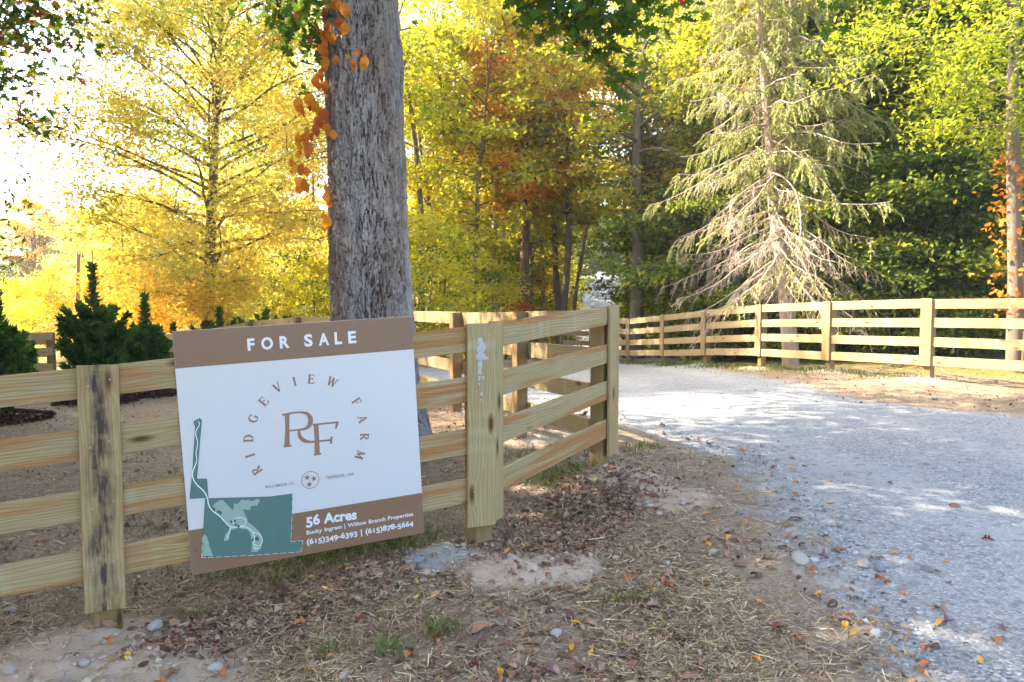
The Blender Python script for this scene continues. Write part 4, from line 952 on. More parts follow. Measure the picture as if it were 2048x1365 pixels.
# named trees right of the oak (px at the trunk, distance)
put_tree('slender_tree', yg, at(882, 25), 25, 'yellow-green tree with dark trunk right of the big oak', rz=0.4)
put_tree('slender_tree', yg2, at(910, 28), 28, 'slim tree with dark straight stem seen right of the oak, left of the grey-stemmed one', rz=2.4)
put_tree('slender_tree', yg2, at(940, 23), 23, 'tall thin grey-stemmed tree above the near fence corner', rz=4.4)
put_tree('maple_tree', orr, at(1049, 24), 24, 'orange-leaved tree with reddish forked trunk in the centre', rz=0.2)
put_tree('slender_tree', yg2, at(1072, 26), 26, 'leaning dark-stemmed tree beside the forked orange tree', rz=1.7, s=.95)
put_tree('double_stem_tree', dbl, at(1122, 25), 25, 'double-stemmed tree with pale trunks left of the uphill lane', rz=0.9)
put_tree('tall_tree', tall, at(1270, 22.5), 22.5, 'tall straight bare-limbed tree behind the start of the sunlit fence', rz=0.3)
# right side woods
spots = [(1345, 28, gr1, 'green'), (1430, 31, gr1, 'green'), (1470, 26, yg, 'yellow-green'), (1395, 33, tall, 'tall yellow-green'), (1650, 23, dg1, 'dark green'), (1740, 20.5, dg1, 'dark green'),
         (1845, 19.5, dg1, 'dark green'), (1930, 22, gr1, 'green'), (1975, 21.5, dg1, 'dark green'), (2170, 20, gr1, 'green'), (1790, 27, yg, 'yellow-green'), (1890, 29, orr, 'orange'), (2060, 26, yg, 'yellow-green'), (1560, 30, gr1, 'green'), (1700, 34, orr, 'orange'), (1500, 36, yg, 'yellow-green'), (1980, 33, gr1, 'green'), (1620, 40, dbl, 'yellow-green double-stemmed')]
seen = {'green': ['behind the left half of the pale spruce', 'left of the spruce trunk', 'between the spruce and the right fence post', 'at the far right edge', 'deep behind the spruce', 'at the back right of the woods'],
        'dark green': ['right of the spruce', 'behind the wide post of the right fence', 'with a dark trunk near the right edge', 'second in from the right edge'], 'yellow-green': ['with dark paired trunks left of the spruce', 'high behind the dark trees on the right', 'at the back right corner', 'far behind the spruce'], 'orange': ['far behind the dark trees at right', 'glowing between the spruce and the right edge']}
for i, (px, d, ms, k) in enumerate(spots):
    l = seen.get(k); ph = l.pop(0) if l else 'far back in the woods to the right of the lane'
    put_tree('woodland_tree', ms, at(px, d), d, f'{k} woodland tree {ph}', rz=i * 1.37, s=0.85 + 0.3 * ((i * 37) % 10) / 10, group='woodland trees beyond the right fence')
# right edge tree with orange vine
rt = tree_meshes('right_tree', 120, 'yellowgreen', 'bark', 0.12, h=14, r0=0.125, base=4.0, spread=3.4, limbs=50, leaves=32000, peak=0.4, up=0.3, clump=0.30, tone_mid=0.5, shape=SLIM)
put_tree('tall_tree', rt, at(2035, 13.2), 13.2, 'tall yellow-green tree with pale trunk at the right edge, orange creeper climbing it')
vv_ = empty('climbing_vine', (at(2035, 13.2), 12.95, ht(at(2035, 13.2), 13.2)), 'orange creeper climbing the trunk at the right edge', 'vine')
rs = np.random.default_rng(12); n = 420; zz_ = rs.uniform(0.8, 3.9, n); aa = rs.uniform(0, 6.28, n); rad_ = .22 + np.abs(rs.normal(size=n)) * .22 * np.clip((zz_ - .4) / 2, .3, 1)
cen = np.stack([rad_ * np.cos(aa), rad_ * np.sin(aa) + .3, zz_], -1)
link('leaves', leaf_mesh('leaves', cen, .12 * rs.uniform(.6, 1.2, n), rs.uniform(0.2, .9, n), rs, 1.5, OVAL, mat=M['vine']), None, vv_)
link('stem', tubes('stem', [([(0, .05, -.1), (.03, .06, 1), (-.04, .04, 2.2), (.05, .05, 4.2)], [.03, .025, .02, .01])], 6, M['barkred']), None, vv_)

# background trees: woods behind everything
LM = [(-50, 'beyond the left edge cedar'), (60, 'behind the far left fence'), (150, 'behind the leaning pole'), (230, 'between the two left cedars'), (320, 'right of the smaller cedar'), (415, 'behind the yellow maple trunk'), (520, 'above the middle of the sign'), (600, 'left of the oak trunk'), (700, 'behind the oak trunk'), (820, 'at the right flank of the oak trunk'),
      (882, 'behind the dark-stemmed tree next to the oak'), (940, 'behind the thin grey stem'), (1000, 'left of the forked orange tree'), (1049, 'behind the forked orange tree'), (1090, 'between the forked tree and the double-stemmed tree'), (1122, 'behind the double-stemmed tree'), (1190, 'beside the uphill lane'), (1240, 'right of the uphill lane'), (1272, 'behind the tall straight tree'), (1325, 'over the second post of the far fence'), (1408, 'over the third post of the far fence'),
      (1470, 'left of the spruce branches'), (1518, 'over the fourth post of the far fence'), (1575, 'behind the spruce trunk'), (1620, 'just right of the spruce trunk'), (1655, 'over the fifth post of the far fence'), (1710, 'under the right branches of the spruce'), (1760, 'right of the spruce branch tips'), (1805, 'left of the widest fence post'), (1855, 'over the widest fence post'), (1910, 'right of the widest fence post'), (1960, 'left of the creeper at the right edge'), (2035, 'behind the right edge trunk'), (2100, 'beyond the right edge trunk')]
def where(px): return min(LM, key=lambda q: abs(q[0] - px))[1]
bgk = [yg, gr1, ym2, orr, yg2, dbl, tall]
rs = np.random.default_rng(55); kk = 0
names = {0: 'yellow-green', 1: 'green', 2: 'golden', 3: 'orange', 4: 'slim yellow-green', 5: 'double-stemmed', 6: 'tall yellow-green'}
for d, n, x0, x1, seq in ((31, 4, 560, 1110, [0, 2, 3, 5]), (38, 5, 480, 1120, [2, 0, 3, 6, 0]), (47, 5, 400, 1110, [0, 3, 2, 0, 5]), (46, 5, 1270, 2100, [1, 0, 1, 6, 1]), (58, 7, 1290, 2200, [0, 1, 3, 6]), (60, 8, 250, 1120, [2, 0, 3, 1]), (62, 7, -80, 300, [1, 0, 3, 1]), (125, 6, 1080, 1330, [0, 2, 1]), (33, 4, 180, 420, [2, 0, 2])):
    for i in range(n):
        px = x0 + (x1 - x0) * (i + .5) / n + rs.uniform(-20, 20); dd = d + rs.uniform(-2.5, 2.5); k = seq[i % len(seq)]
        s = (0.8 + rs.uniform(0, .25)) * (1 if d < 50 else 1.0); 
        if px < 300: s *= 0.95 if d > 60 else .62
        elif 860 <= px < 1300 and d < 100: s *= .8
        elif px < 860: s *= 0.66 if d < 45 else 0.85
        if 1140 < px < 1262 and d < 100: continue
        lab = f'{names[k]} tree ' + where(px) + (', first row of the far woods' if d < 35 else ', second row of the far woods' if d < 42 else ', deep in the far woods' if d < 52 else ', at the crest of the lane' if d > 100 else ', farthest row of the woods')
        put_tree('woodland_tree', bgk[k], at(px, dd), dd, lab, rz=rs.uniform(0, 6.28), s=s, group='trees of the far woods'); kk += 1
# distant woodland mass: leaf clumps over far ground
def far_wood():
    rs = np.random.default_rng(5); n = 900; a = rs.uniform(-1.25, 1.25, n); d = rs.uniform(68, 110, n) 
    x = np.sin(a) * d * 1.1; y = np.cos(a) * d
    keep_ = (np.abs(x / y - 0.115) > 0.05) | (y > 140); x = x[keep_]; y = y[keep_]; n = len(x)
    g = H0(x, y); hh = rs.uniform(5, 9.5, n) * np.where(x < -14, 0.55, 1)
    per = 110; c = np.repeat(np.stack([x, y, g], -1), per, 0); q = rs.normal(size=(n * per, 3)); q /= np.linalg.norm(q, axis=1)[:, None]; q *= rs.uniform(.5, 1, (n * per, 1))
    hr = np.repeat(hh, per)[:, None]; c = c + q * np.array([2.6, 2.6, 0]) + np.array([0, 0, 1.0]) * hr * (0.5 + 0.5 * q[:, 2:3])
    tn = np.repeat(rs.normal(.5, .25, n), per) + rs.normal(size=n * per) * .1
    return leaf_mesh('distant_woodland', c, .6 * rs.uniform(.6, 1.2, len(c)), tn, rs, 1.2, mat=M['yellow'])
tag(link('distant_woodland', far_wood()), 'hazy yellow far-off woodland behind all the trees', 'woodland', kind='stuff')

for i, (x, y, ms, s_, l) in enumerate([(1.2, 52, yg, 1.0, 'left of the lane, nearest'), (3.6, 64, orr, 1.0, 'left of the lane, second up the hill'), (4.9, 80, ym2, 1.0, 'left of the lane, third up the hill'), (7.6, 97, gr1, 1.1, 'left of the lane at the crest'), (-1, 68, yg, 1.1, 'well left of the lane on the slope'), (0.6, 47, tall, 1.0, 'tallest, left of the lane foot'), (2.2, 57, tall, .9, 'tall, left of the lane a little way up'), (4.4, 72, tall, 1.0, 'tall, left of the lane halfway up'), (8.2, 90, tall, 1.0, 'tall, left of the lane near its crest'), (10.2, 60, gr1, 1.1, 'right of the lane, nearest'), (13.4, 78, yg, 1.1, 'right of the lane, halfway up'), (17, 96, orr, 1.1, 'right of the lane at the crest')]):
    put_tree('lane_tree', ms, x, y, 'tree shading the uphill lane, standing ' + l, rz=i * 1.3, s=s_, group='trees along the uphill lane')
for i, (x, y) in enumerate([(-1.8, 50), (-1.2, 56), (.2, 62.5), (1.6, 70), (3.2, 78), (5.2, 87), (6.8, 95)]):  # mostly hidden row, added to keep the sun off the lane
    put_tree('lane_tree', dg1, x, y, ('first', 'second', 'third', 'fourth', 'fifth', 'sixth', 'topmost')[i] + ' of the dark dense trees added in a row to shade the lane', rz=i * 1.9, s=1.25, group='trees along the uphill lane')
for i, (x, y) in enumerate([(10.3, 117), (13.2, 121), (15.8, 116), (18.6, 119), (8.0, 119)]):
    put_tree('lane_tree', (dg1, gr1)[i % 2], x, y, 'low dark tree closing the view at the crest of the lane, ' + ('left of its middle', 'in its middle', 'right of its middle', 'far right', 'far left')[i], rz=i * 1.9, s=1.15, group='trees along the uphill lane')
# slim straight stems with high crowns
pole1 = tree_meshes('pole1', 131, 'yellowgreen', 'bark', 0.15, h=12, r0=0.10, base=6.5, spread=2.2, limbs=26, leaves=5000, peak=0.5, up=0.7, clump=0.36, tone_mid=0.7)
pole2 = tree_meshes('pole2', 132, 'orange', 'barkpole', 0.15, h=12.5, r0=0.085, base=7, spread=2.0, limbs=24, leaves=5000, peak=0.5, up=0.8, clump=0.36, tone_mid=0.5)
pole3 = tree_meshes('pole3', 133, 'green', 'barkpole', 0.16, h=11.5, r0=0.12, base=5.0, spread=2.5, limbs=26, leaves=5000, peak=0.5, up=0.6, clump=0.38, tone_mid=0.7)
rs = np.random.default_rng(91)
for i, (px, d) in enumerate([(845, 23), (868, 30), (897, 33), (925, 27), (960, 31), (985, 25), (1005, 34), (1028, 29), (1092, 30), (1108, 34), (1140, 28), (1148, 37), (1255, 30), (1290, 26), (1312, 24), (1335, 27), (1372, 22), (1398, 26), (1418, 20), (1445, 27), (1463, 21), (1478, 22.5), (1512, 27), (1545, 24), (1605, 27), (1635, 22), (1672, 26), (1705, 21), (1735, 26), (1765, 23), (1798, 20), (1825, 26), (1872, 23), (1895, 19.5), (1925, 26), (1950, 19), (1975, 24), (2005, 20), (500, 30), (545, 33), (620, 29), (330, 33), (455, 36)]):
    ms = (pole1, pole2, pole3)[i % 3]
    put_tree('slender_tree', ms, at(px, d), d, ('yellow-green', 'orange-topped', 'green-topped')[i % 3] + ' slim tree ' + where(px) + (', close' if d < 22 else ', far' if d > 29 else ''), rz=rs.uniform(0, 6.28), s=rs.uniform(.85, 1.2), group='slim stems in the woods')

# understory saplings
sap_g = tree_meshes('sapling_g', 201, 'green', 'barkdark', 0.12, h=3.6, r0=0.035, base=0.25, spread=1.7, limbs=26, leaves=5500, peak=0.4, up=0.4, clump=0.22, subs=5, flat=0.3, tone_mid=0.65)
sap_d = tree_meshes('sapling_d', 202, 'darkgreen', 'barkdark', 0.12, h=4.4, r0=0.045, base=0.25, spread=2.0, limbs=28, leaves=11000, peak=0.4, up=0.35, clump=0.3, subs=5, flat=0.25, tone_mid=0.6)
sap_y = tree_meshes('sapling_y', 203, 'yellowgreen', 'bark', 0.12, h=3.4, r0=0.03, base=0.2, spread=1.5, limbs=24, leaves=4800, peak=0.4, up=0.45, clump=0.22, subs=5, tone_mid=0.65)
sap_o = tree_meshes('sapling_o', 204, 'orange', 'barkred', 0.12, h=2.8, r0=0.025, base=0.5, spread=1.1, limbs=18, leaves=3600, peak=0.4, up=0.5, clump=0.22, subs=4, tone_mid=0.75)
sap_r = tree_meshes('sapling_r', 205, 'red', 'barkred', 0.13, h=2.6, r0=0.022, base=0.5, spread=.8, limbs=14, leaves=1500, peak=0.4, up=0.5, clump=0.18, subs=3, tone_mid=0.5)
SP = {'g': (sap_g, 'green'), 'd': (sap_d, 'dark green'), 'y': (sap_y, 'yellow-green'), 'o': (sap_o, 'orange'), 'r': (sap_r, 'red')}
under = [(850, 19, 'y'), (880, 21, 'g'), (930, 24, 'y'), (975, 22, 'y'), (1010, 26, 'g'), (1038, 22, 'r'), (1095, 28, 'y'), (1060, 31, 'o'), (760, 22, 'y'), (700, 24, 'g'), (640, 22, 'y'), (600, 27, 'y'), (540, 26, 'g'), (480, 28, 'y'), (360, 26, 'o'), (1125, 31, 'o'),
         (1300, 25, 'y'), (1345, 23, 'g'), (1385, 25, 'd'), (1430, 21, 'd'), (1490, 23, 'g'), (1540, 19.5, 'd'), (1600, 20, 'd'), (1640, 18, 'd'), (1690, 19, 'g'), (1730, 17, 'd'), (1775, 18, 'd'), (1820, 16.5, 'd'), (1880, 17.5, 'd'), (1915, 15.8, 'd'), (1960, 17, 'g'), (2000, 18.5, 'd'), (2060, 19, 'g'), (2120, 17, 'd'), (1520, 26, 'y'), (1680, 25, 'y'), (1800, 23, 'y'), (1870, 24, 'g'), (1955, 24, 'd'), (1760, 22, 'd'), (1590, 25, 'g'), (1455, 29, 'y'), (1320, 31, 'y'), (1400, 31, 'g'), (1100, 36, 'y'), (2030, 21, 'g'), (1900, 20.5, 'o'), (250, 24, 'o'), (275, 22, 'o'), (60, 30, 'y'), (0, 27, 'y'), (120, 32, 'o'), (190, 34, 'y')]
rs = np.random.default_rng(77)
for px, d, k in under:
    ms, cn = SP[k]; lab = f'{cn} sapling ' + where(px) + (', close behind the fence' if d < 20 else ', farther back' if d > 25 else ', a little way back')
    put_tree('sapling', ms, at(px, d), d, lab, 'sapling', rz=rs.uniform(0, 6.28), s=rs.uniform(.8, 1.25) * (.6 if k == 'r' else 1), group='understory saplings')
# unseen trees added left of the picture to shade the foreground and drive
for i, (x, y, ms, s) in enumerate([(-10.5, 5.6, dg1, .9), (-6.5, -1.5, gr1, 1.0), (-11.5, 7.6, dg1, .85), (-14, 10.2, gr1, 1.0), (-18.5, 17.5, gr1, 1.45), (-18.5, 12.6, dg1, 1.4), (-24, 19.5, gr1, 1.7), (-13.5, 3.0, dg1, 1.0), (-18, 7, gr1, 1.15), (-8.5, 2.0, gr1, .9), (-17.5, 14, dg1, 1.0), (-22, 11.5, dg1, 1.1)]):
    put_tree('shade_tree', ms, x, y, 'unseen leafy tree added left of the picture to shade the foreground', rz=i * 1.1, s=s, sz=s * (1.45 if y > 15 else 1), group='added shade trees left of the picture')

# left overhanging branches (belong to a roadside oak just out of the picture)
lt = empty('oak_tree', (-7.2, 6.6, ht(-7.2, 6.6)), 'green and red leaved oak reaching in from the upper left', 'tree'); lo = tuple(lt.location)
link('trunk', tubes('trunk', [([(0, 0, -.2), (0, 0, 3), (.1, 0, 6), (.2, .1, 8)], [.26, .22, .17, .08]), ([(0, 0, 3.2), (1.0, .3, 4.6), (2.2, .4, 5.2), (3.2, .3, 5.3)], [.1, .07, .05, .02]), ([(0, 0, 2.4), (1, .2, 3.0), (2.0, .3, 3.3)], [.06, .04, .02])], 9, M['bark']), None, lt)
tw = []; hub = np.array(lo) + [3.2, .3, 5.3]; 
for px, py, d, c in [(40, 20, 6.8, 22), (100, 30, 7.0, 20), (150, 60, 7.1, 18), (190, 90, 7.2, 14), (235, 30, 7.4, 8), (120, 100, 7.0, 18), (60, 110, 6.8, 16), (20, 170, 6.6, 16), (70, 200, 6.8, 12), (100, 240, 6.9, 9), (20, 60, 6.6, 18), (115, 290, 7.0, 7), (60, 245, 6.8, 7), (180, 140, 7.2, 6), (200, 10, 7.3, 10), (75, 70, 6.8, 14), (0, 100, 6.5, 12), (25, 230, 6.6, 8)]:
    q = pt(px, py, d); tw.append(([rel(hub, lo), rel(pt(px - 130, py - 80, d), lo), rel(pt(px - 45, py - 40, d), lo), rel(q, lo)], c))
spray('spray', lt, M['oakleaf'], tw, 0.10, 45, OAK, (0.6, .27), 5, 1.1, 0.10)
tw = []; hub = np.array(lo) + [2.0, .3, 3.3]
for px, py, d, c in [(10, 370, 9.0, 16), (50, 385, 9.2, 10), (100, 388, 9.4, 5), (10, 440, 9, 14), (40, 480, 9.2, 8), (60, 520, 9.2, 7), (5, 550, 9.2, 10), (-10, 500, 9, 14), (-20, 400, 9, 14)]:
    q = pt(px, py, d); tw.append(([rel(hub, lo), rel(pt(px - 100, py - 20, d), lo), rel(q, lo)], c))
spray('spray', lt, M['green'], tw, 0.10, 46, SLIM, (0.7, .2), 6, 1.0, 0.12)
rs = np.random.default_rng(3); paths, cen, tn, r3 = tree(300, 9.5, .2, 6.2, 4.0, 20, 22000, .12, trunk_pts=[(.1, 0, 6), (.2, .1, 7.6), (.2, 0, 9)], clump=.45)
link('crown', leaf_mesh('crown', cen, .15, tn, r3, .8, LEAF4, mat=M['oakleaf']), None, lt)

# ---------------- pale spruce
def spruce():
    d0 = 16.6; bx = ray(1583, 690)[0] * d0; z0 = ht(bx, d0)
    root = empty('spruce_tree', (bx, d0, z0), 'pale shaggy spruce with bare drooping lower branches behind the right fence', 'tree'); o0 = np.array([bx, d0, z0])
    rs = np.random.default_rng(8)
    tp = [np.array([0, 0, -.3])] + [np.array(pt(px, py, d0 + q)[:]) - o0 for px, py, q in ((1580, 690, 0), (1572, 600, 0), (1560, 500, 0), (1548, 420, .1), (1540, 300, .1), (1528, 150, .2), (1518, 20, .2), (1512, -120, .2), (1508, -300, .2))]
    tr_ = np.linspace(.20, .03, len(tp)); t2 = [np.array(pt(px, py, d0 + q)[:]) - o0 for px, py, q in ((1560, 500, .1), (1582, 430, .3), (1578, 300, .4), (1580, 120, .5), (1582, -20, .5), (1584, -160, .5))]
    paths = [(np.array(tp), tr_), (np.array(t2), np.linspace(.10, .025, len(t2)))]
    tw_paths = []; nc = []; nd = []; nt_ = []
    def at_z(P_, z): 
        P_ = np.array(P_); i = np.clip(np.searchsorted(P_[:, 2], z), 1, len(P_) - 1); f = (z - P_[i - 1, 2]) / (P_[i, 2] - P_[i - 1, 2]); return P_[i - 1] * (1 - f) + P_[i] * f
    nb = 230
    for i in range(nb):
        z = 1.75 + (9.6 - 1.75) * (i / nb) ** 0.95
        stem = tp if (i % 3 or z < 3.6) else t2
        p0 = at_z(stem, z); a = i * 2.39996 + rs.uniform(-.3, .3)
        L = np.interp(z, [1.75, 2.3, 3.2, 4.5, 6.5, 9.6], [1.7, 2.6, 3.0, 2.8, 2.2, 1.2]) * rs.uniform(.45, 1.12)
        el = np.interp(z, [1.75, 2.5, 3.6, 4.6, 7, 9.6], [-.30, -.38, -.30, -.05, .1, .45]) + rs.uniform(-.2, .2)
        live = (z > 4.2 and rs.random() < .85) or (z > 2.3 and rs.random() < .2)
        n = 9; P_ = [p0.copy()]; dd = np.array([math.cos(a), math.sin(a), el]); 
        for k in range(n):
            dd = dd + rs.normal(size=3) * .10 + np.array([0, 0, (-.07 if k < 5 else .06)]); dd /= np.linalg.norm(dd); P_.append(P_[-1] + dd * L / n)
        P_ = np.array(P_); (paths if z > 1e9 else tw_paths).append((P_, np.linspace(.022 if L > 1.5 else .014, .004, n + 1)))
        ntw = int(L * (11 if live else 11))
        for k in range(ntw):
            q = rs.uniform(.12, 1) * n; j = min(int(q), n - 1); b0 = P_[j] + (P_[j + 1] - P_[j]) * (q - j)
            tdir = (P_[j + 1] - P_[j]); tdir /= np.linalg.norm(tdir); sdv = np.cross(tdir, [0, 0, 1]) * rs.choice([-1, 1])
            tl = rs.uniform(.18, .62) * (1.0 if live else .9)
            S_ = bez(b0, tdir * .6 + sdv * rs.uniform(.3, 1) + np.array([0, 0, -.45]), tl, rs, 4, -.22, .13)
            tw_paths.append((S_, [.006, .005, .004, .003, .002]))
            if live:
                gf_ = np.interp(z, [2.4, 3.6, 5.5, 9], [.35, .6, .95, 1.0])
                m = int(tl * 84 * gf_)
                qq = rs.uniform(0.1, 1, m) * 4; jj = np.minimum(qq.astype(int), 3); c_ = S_[jj] + (S_[jj + 1] - S_[jj]) * (qq - jj)[:, None]
                v_ = (S_[jj + 1] - S_[jj]); v_ /= np.linalg.norm(v_, axis=1)[:, None]; v_ = v_ + rs.normal(size=(m, 3)) * .45 + np.array([0, 0, -.35]); v_ /= np.linalg.norm(v_, axis=1)[:, None]
                nc.append(c_ + v_ * .03); nd.append(v_); nt_.append(np.full(m, rs.normal(.5, .15)) + rs.normal(size=m) * .15 + (0.25 if z < 4 else 0))
            else:
                for _ in range(2):
                    s0 = S_[rs.integers(1, 4)]; tw_paths.append((bez(s0, rs.normal(size=3) + [0, 0, -.8], rs.uniform(.08, .3), rs, 3, -.1, .2), [.003, .0025, .002, .0015]))
    link('trunk', tubes('trunk', paths, 12, M['barkpale']), None, root)
    link('branches', tubes('branches', tw_paths, 6, M['twig']), None, root)
    nc = np.concatenate(nc); nd = np.concatenate(nd); nt_ = np.concatenate(nt_); n = len(nc); print('needles', n)
    b_ = rs.normal(size=(n, 3)); b_ -= nd * (b_ * nd).sum(1)[:, None]; b_ /= np.linalg.norm(b_, axis=1)[:, None]
    link('crown', leaf_mesh('crown', nc, .085 * rs.uniform(.6, 1.3, n), nt_, rs, shape=LEAF4 * np.array([1, .5, 1]), frames=(nd, b_, np.cross(nd, b_)), mat=M['needle']), None, root)
spruce()

# ---------------- small cedars
def cedar_mesh(seed, h, r, n=15000):
    rs = np.random.default_rng(seed); paths = [(np.array([(0, 0, -.1), (.01, 0, h * .5), (0, .01, h * 1.03)]), [.035, .02, .004])]; C_ = []; D_ = []; T_ = []
    nb = 210
    for k in range(nb):
        t_ = (k / nb) ** 1.15; z = h * (.02 + .9 * t_); aa = k * 2.39996 + rs.uniform(-.4, .4)
        L = r * np.interp(t_, [0, .15, .36, .5, .6, .72, 1], [.95, 1.15, 1.08, .82, .36, .13, .05]) * rs.uniform(.65, 1.25)
        d0 = (math.cos(aa), math.sin(aa), rs.uniform(.25, .8) + .5 * t_); P_ = bez((0, 0, z), d0, L * (1 if t_ < .6 else rs.uniform(.3, 1.3)), rs, 5, .10, .08)
        paths.append((P_, np.linspace(.009, .002, 6)))
        m = (int(95 * L / r) + 12) if t_ < .6 else 4; q = rs.uniform(.25, 1, m) ** .7 * 5; j = np.minimum(q.astype(int), 4); c = P_[j] + (P_[j + 1] - P_[j]) * (q - j)[:, None]
        v = P_[j + 1] - P_[j]; v /= np.linalg.norm(v, axis=1)[:, None]; v = v + rs.normal(size=(m, 3)) * .5; v /= np.linalg.norm(v, axis=1)[:, None]
        C_.append(c + v * .05); D_.append(v); T_.append(rs.normal(.42, .13) + rs.normal(size=m) * .15)
    c = np.concatenate(C_); dv = np.concatenate(D_); tn = np.concatenate(T_); n = len(c)
    b_ = rs.normal(size=(n, 3)); b_ -= dv * (b_ * dv).sum(1)[:, None]; b_ /= np.linalg.norm(b_, axis=1)[:, None]
    lm = leaf_mesh('cedar_crown', c, .12 * rs.uniform(.5, 1.3, n), tn, rs, shape=LEAF4 * np.array([1, .5, 1]), frames=(dv, b_, np.cross(dv, b_)), mat=M['cedar'])
    return tubes('cedar_trunk', paths, 6, M['bark']), lm
for px, d, top, r, sd2, lab in ((187, 11.6, 508, .56, 1, 'dark green young cedar with a thin bare leader, middle of the left group'), (290, 12.6, 575, .42, 2, 'smaller dark green cedar right beside the middle one'), (-8, 9.6, 560, .42, 3, 'dark green cedar cut off by the left edge'),
                                (438, 17.5, 605, .75, 4, 'bushy cedar peeking above the left of the sign'), (532, 18, 612, .85, 5, 'low cedar peeking above the middle of the sign'), (345, 19.5, 640, .5, 6, 'small cedar just above the top left corner of the sign')):
    x = at(px, d); g = ht(x, d); h = pt(px, top, d).z - g
    put_tree('cedar_tree', cedar_mesh(sd2, h, r), x, d, lab, z=g)
    if d < 13:
        me_rs = np.random.default_rng(sd2); n = 1600; a = me_rs.uniform(0, 6.28, n); q = np.sqrt(me_rs.random(n)) * .62
        cx_ = x + q * np.cos(a); cy_ = d + q * np.sin(a); cz_ = HT(cx_, cy_) + .07 * (1 - (q / .62) ** 2) + .012
        c = np.stack([cx_ - x, cy_ - d, cz_ - g], -1)
        o = link('mulch_ring', leaf_mesh('mulch_ring', c, .07, me_rs.random(n), me_rs, .4, LEAF4 * np.array([1, .7, 1]), mat=M['mulch'])); o.location = (x, d, g)
        tag(o, 'dark brown mulch ring under ' + {1: 'the middle cedar', 2: 'the smaller cedar beside it', 3: 'the cedar at the left edge'}[sd2], 'mulch ring')
# leaning pale pole far left
p0 = pt(150, 640, 24); p1 = pt(157, 508, 24); pl = link('wooden_pole', tubes('wooden_pole', [([(0, 0, -1.2), (p1.x - p0.x, 0, p1.z - p0.z)], [.085, .06]), ], 10, M['barkpale'])); pl.location = p0
tag(pl, 'pale slightly leaning bare pole behind the young cedars', 'pole')

# ---------------- ground cover: straw, litter, grass, stones
def scatter(n, seed, rmax=16, rmin=2.1, pw=2.0, amax=0.75):
    rs = np.random.default_rng(seed); u = rs.random(n); r = rmin * (rmax / rmin) ** (u ** 1.0); a = rs.uniform(-amax, amax, n)
    return r * np.sin(a), r * np.cos(a), rs
x, y, rs = scatter(260000, 1, 19)
sd_ = gravel_sd(x, y); cov = vnoise(x * 1.3, y * 1.3) + .5 * vnoise(x * 4, y * 4)
pk = (1 - smooth01(-.25, .15, sd_)) * (1 - .5 * smooth01(-1.2, -.2, sd_)); soilf = np.zeros_like(x)
for mx, my, r_, h_, k in MOUNDS: soilf = np.maximum(soilf, 1 - smooth01(.5 * r_, r_ * 1.1, np.hypot(x - mx, y - my)))
pk = pk * (1 - .93 * soilf) * np.clip(.62 + 1.7 * cov, .08, 1) + 0.004
k_ = rs.random(len(x)) < pk; x = x[k_]; y = y[k_]; n = len(x); z = HT(x, y)
a = rs.uniform(0, 2 * np.pi, n); L = rs.gamma(1.8, .021, n) + .010; wd = rs.uniform(.0008, .0019, n) * (1 + .06 * np.hypot(x, y)); dirx = np.cos(a); diry = np.sin(a); tl = rs.normal(size=n) * .18
bx_ = np.stack([x, y, z + .006 + rs.random(n) * .012], -1); av = np.stack([dirx, diry, tl], -1) * L[:, None] * .5; sv = np.stack([-diry, dirx, rs.normal(size=n) * .3], -1) * wd[:, None]
bend = np.stack([-diry, dirx, .4 * np.ones(n)], -1) * (L * rs.normal(size=n) * .035)[:, None]
V_ = np.stack([bx_ - av - sv, bx_ - av + sv, bx_ + bend - sv, bx_ + bend + sv, bx_ + av - sv, bx_ + av + sv], 1).reshape(-1, 3)
b = np.arange(n)[:, None] * 6; f = np.concatenate([b + [0, 1, 3, 2], b + [2, 3, 5, 4]], 1).reshape(-1)
tn = np.clip(rs.normal(.44, .24, n), 0, 1)
so_ = link('straw', mesh_np('straw', V_, f, np.full(2 * n, 4), np.repeat(tn, 6)), M['straw']); tag(so_, 'pale dry straw and mown stems covering the dirt', 'straw', kind='stuff')
x, y, rs = scatter(34000, 2, 19)
sd_ = gravel_sd(x, y); pk = (1 - smooth01(-.2, .2, sd_)) * np.clip(.5 + 1.5 * vnoise(x * 1.7 + 9, y * 1.7), .1, 1) + .012
soilf = np.zeros_like(x)
for mx, my, r_, h_, k in MOUNDS: soilf = np.maximum(soilf, 1 - smooth01(.6 * r_, r_, np.hypot(x - mx, y - my)))
k_ = rs.random(len(x)) < pk * (1 - .85 * soilf); x = x[k_]; y = y[k_]
q_ = rs.random(3800); x = np.concatenate([x, .05 + .75 * q_ + rs.normal(size=3800) * .22]); y = np.concatenate([y, 4.25 + 1.25 * q_ + rs.normal(size=3800) * .24]); q_ = rs.random(2600); x = np.concatenate([x, -1.7 + .95 * q_ + rs.normal(size=2600) * .12]); y = np.concatenate([y, 3.60 + .42 * q_ + rs.normal(size=2600) * .16]); n = len(x)
c = np.stack([x, y, HT(x, y) + .012], -1)
lo_ = link('leaf_litter', leaf_mesh('leaf_litter', c, rs.gamma(2.2, .010, n) + .008, rs.normal(.36, .22, n), rs, .45, OVAL * np.array([1, .9, 3.0]), mat=M['litter'])); tag(lo_, 'brown crumbled leaf litter lying over the dirt', 'leaf litter', kind='stuff')
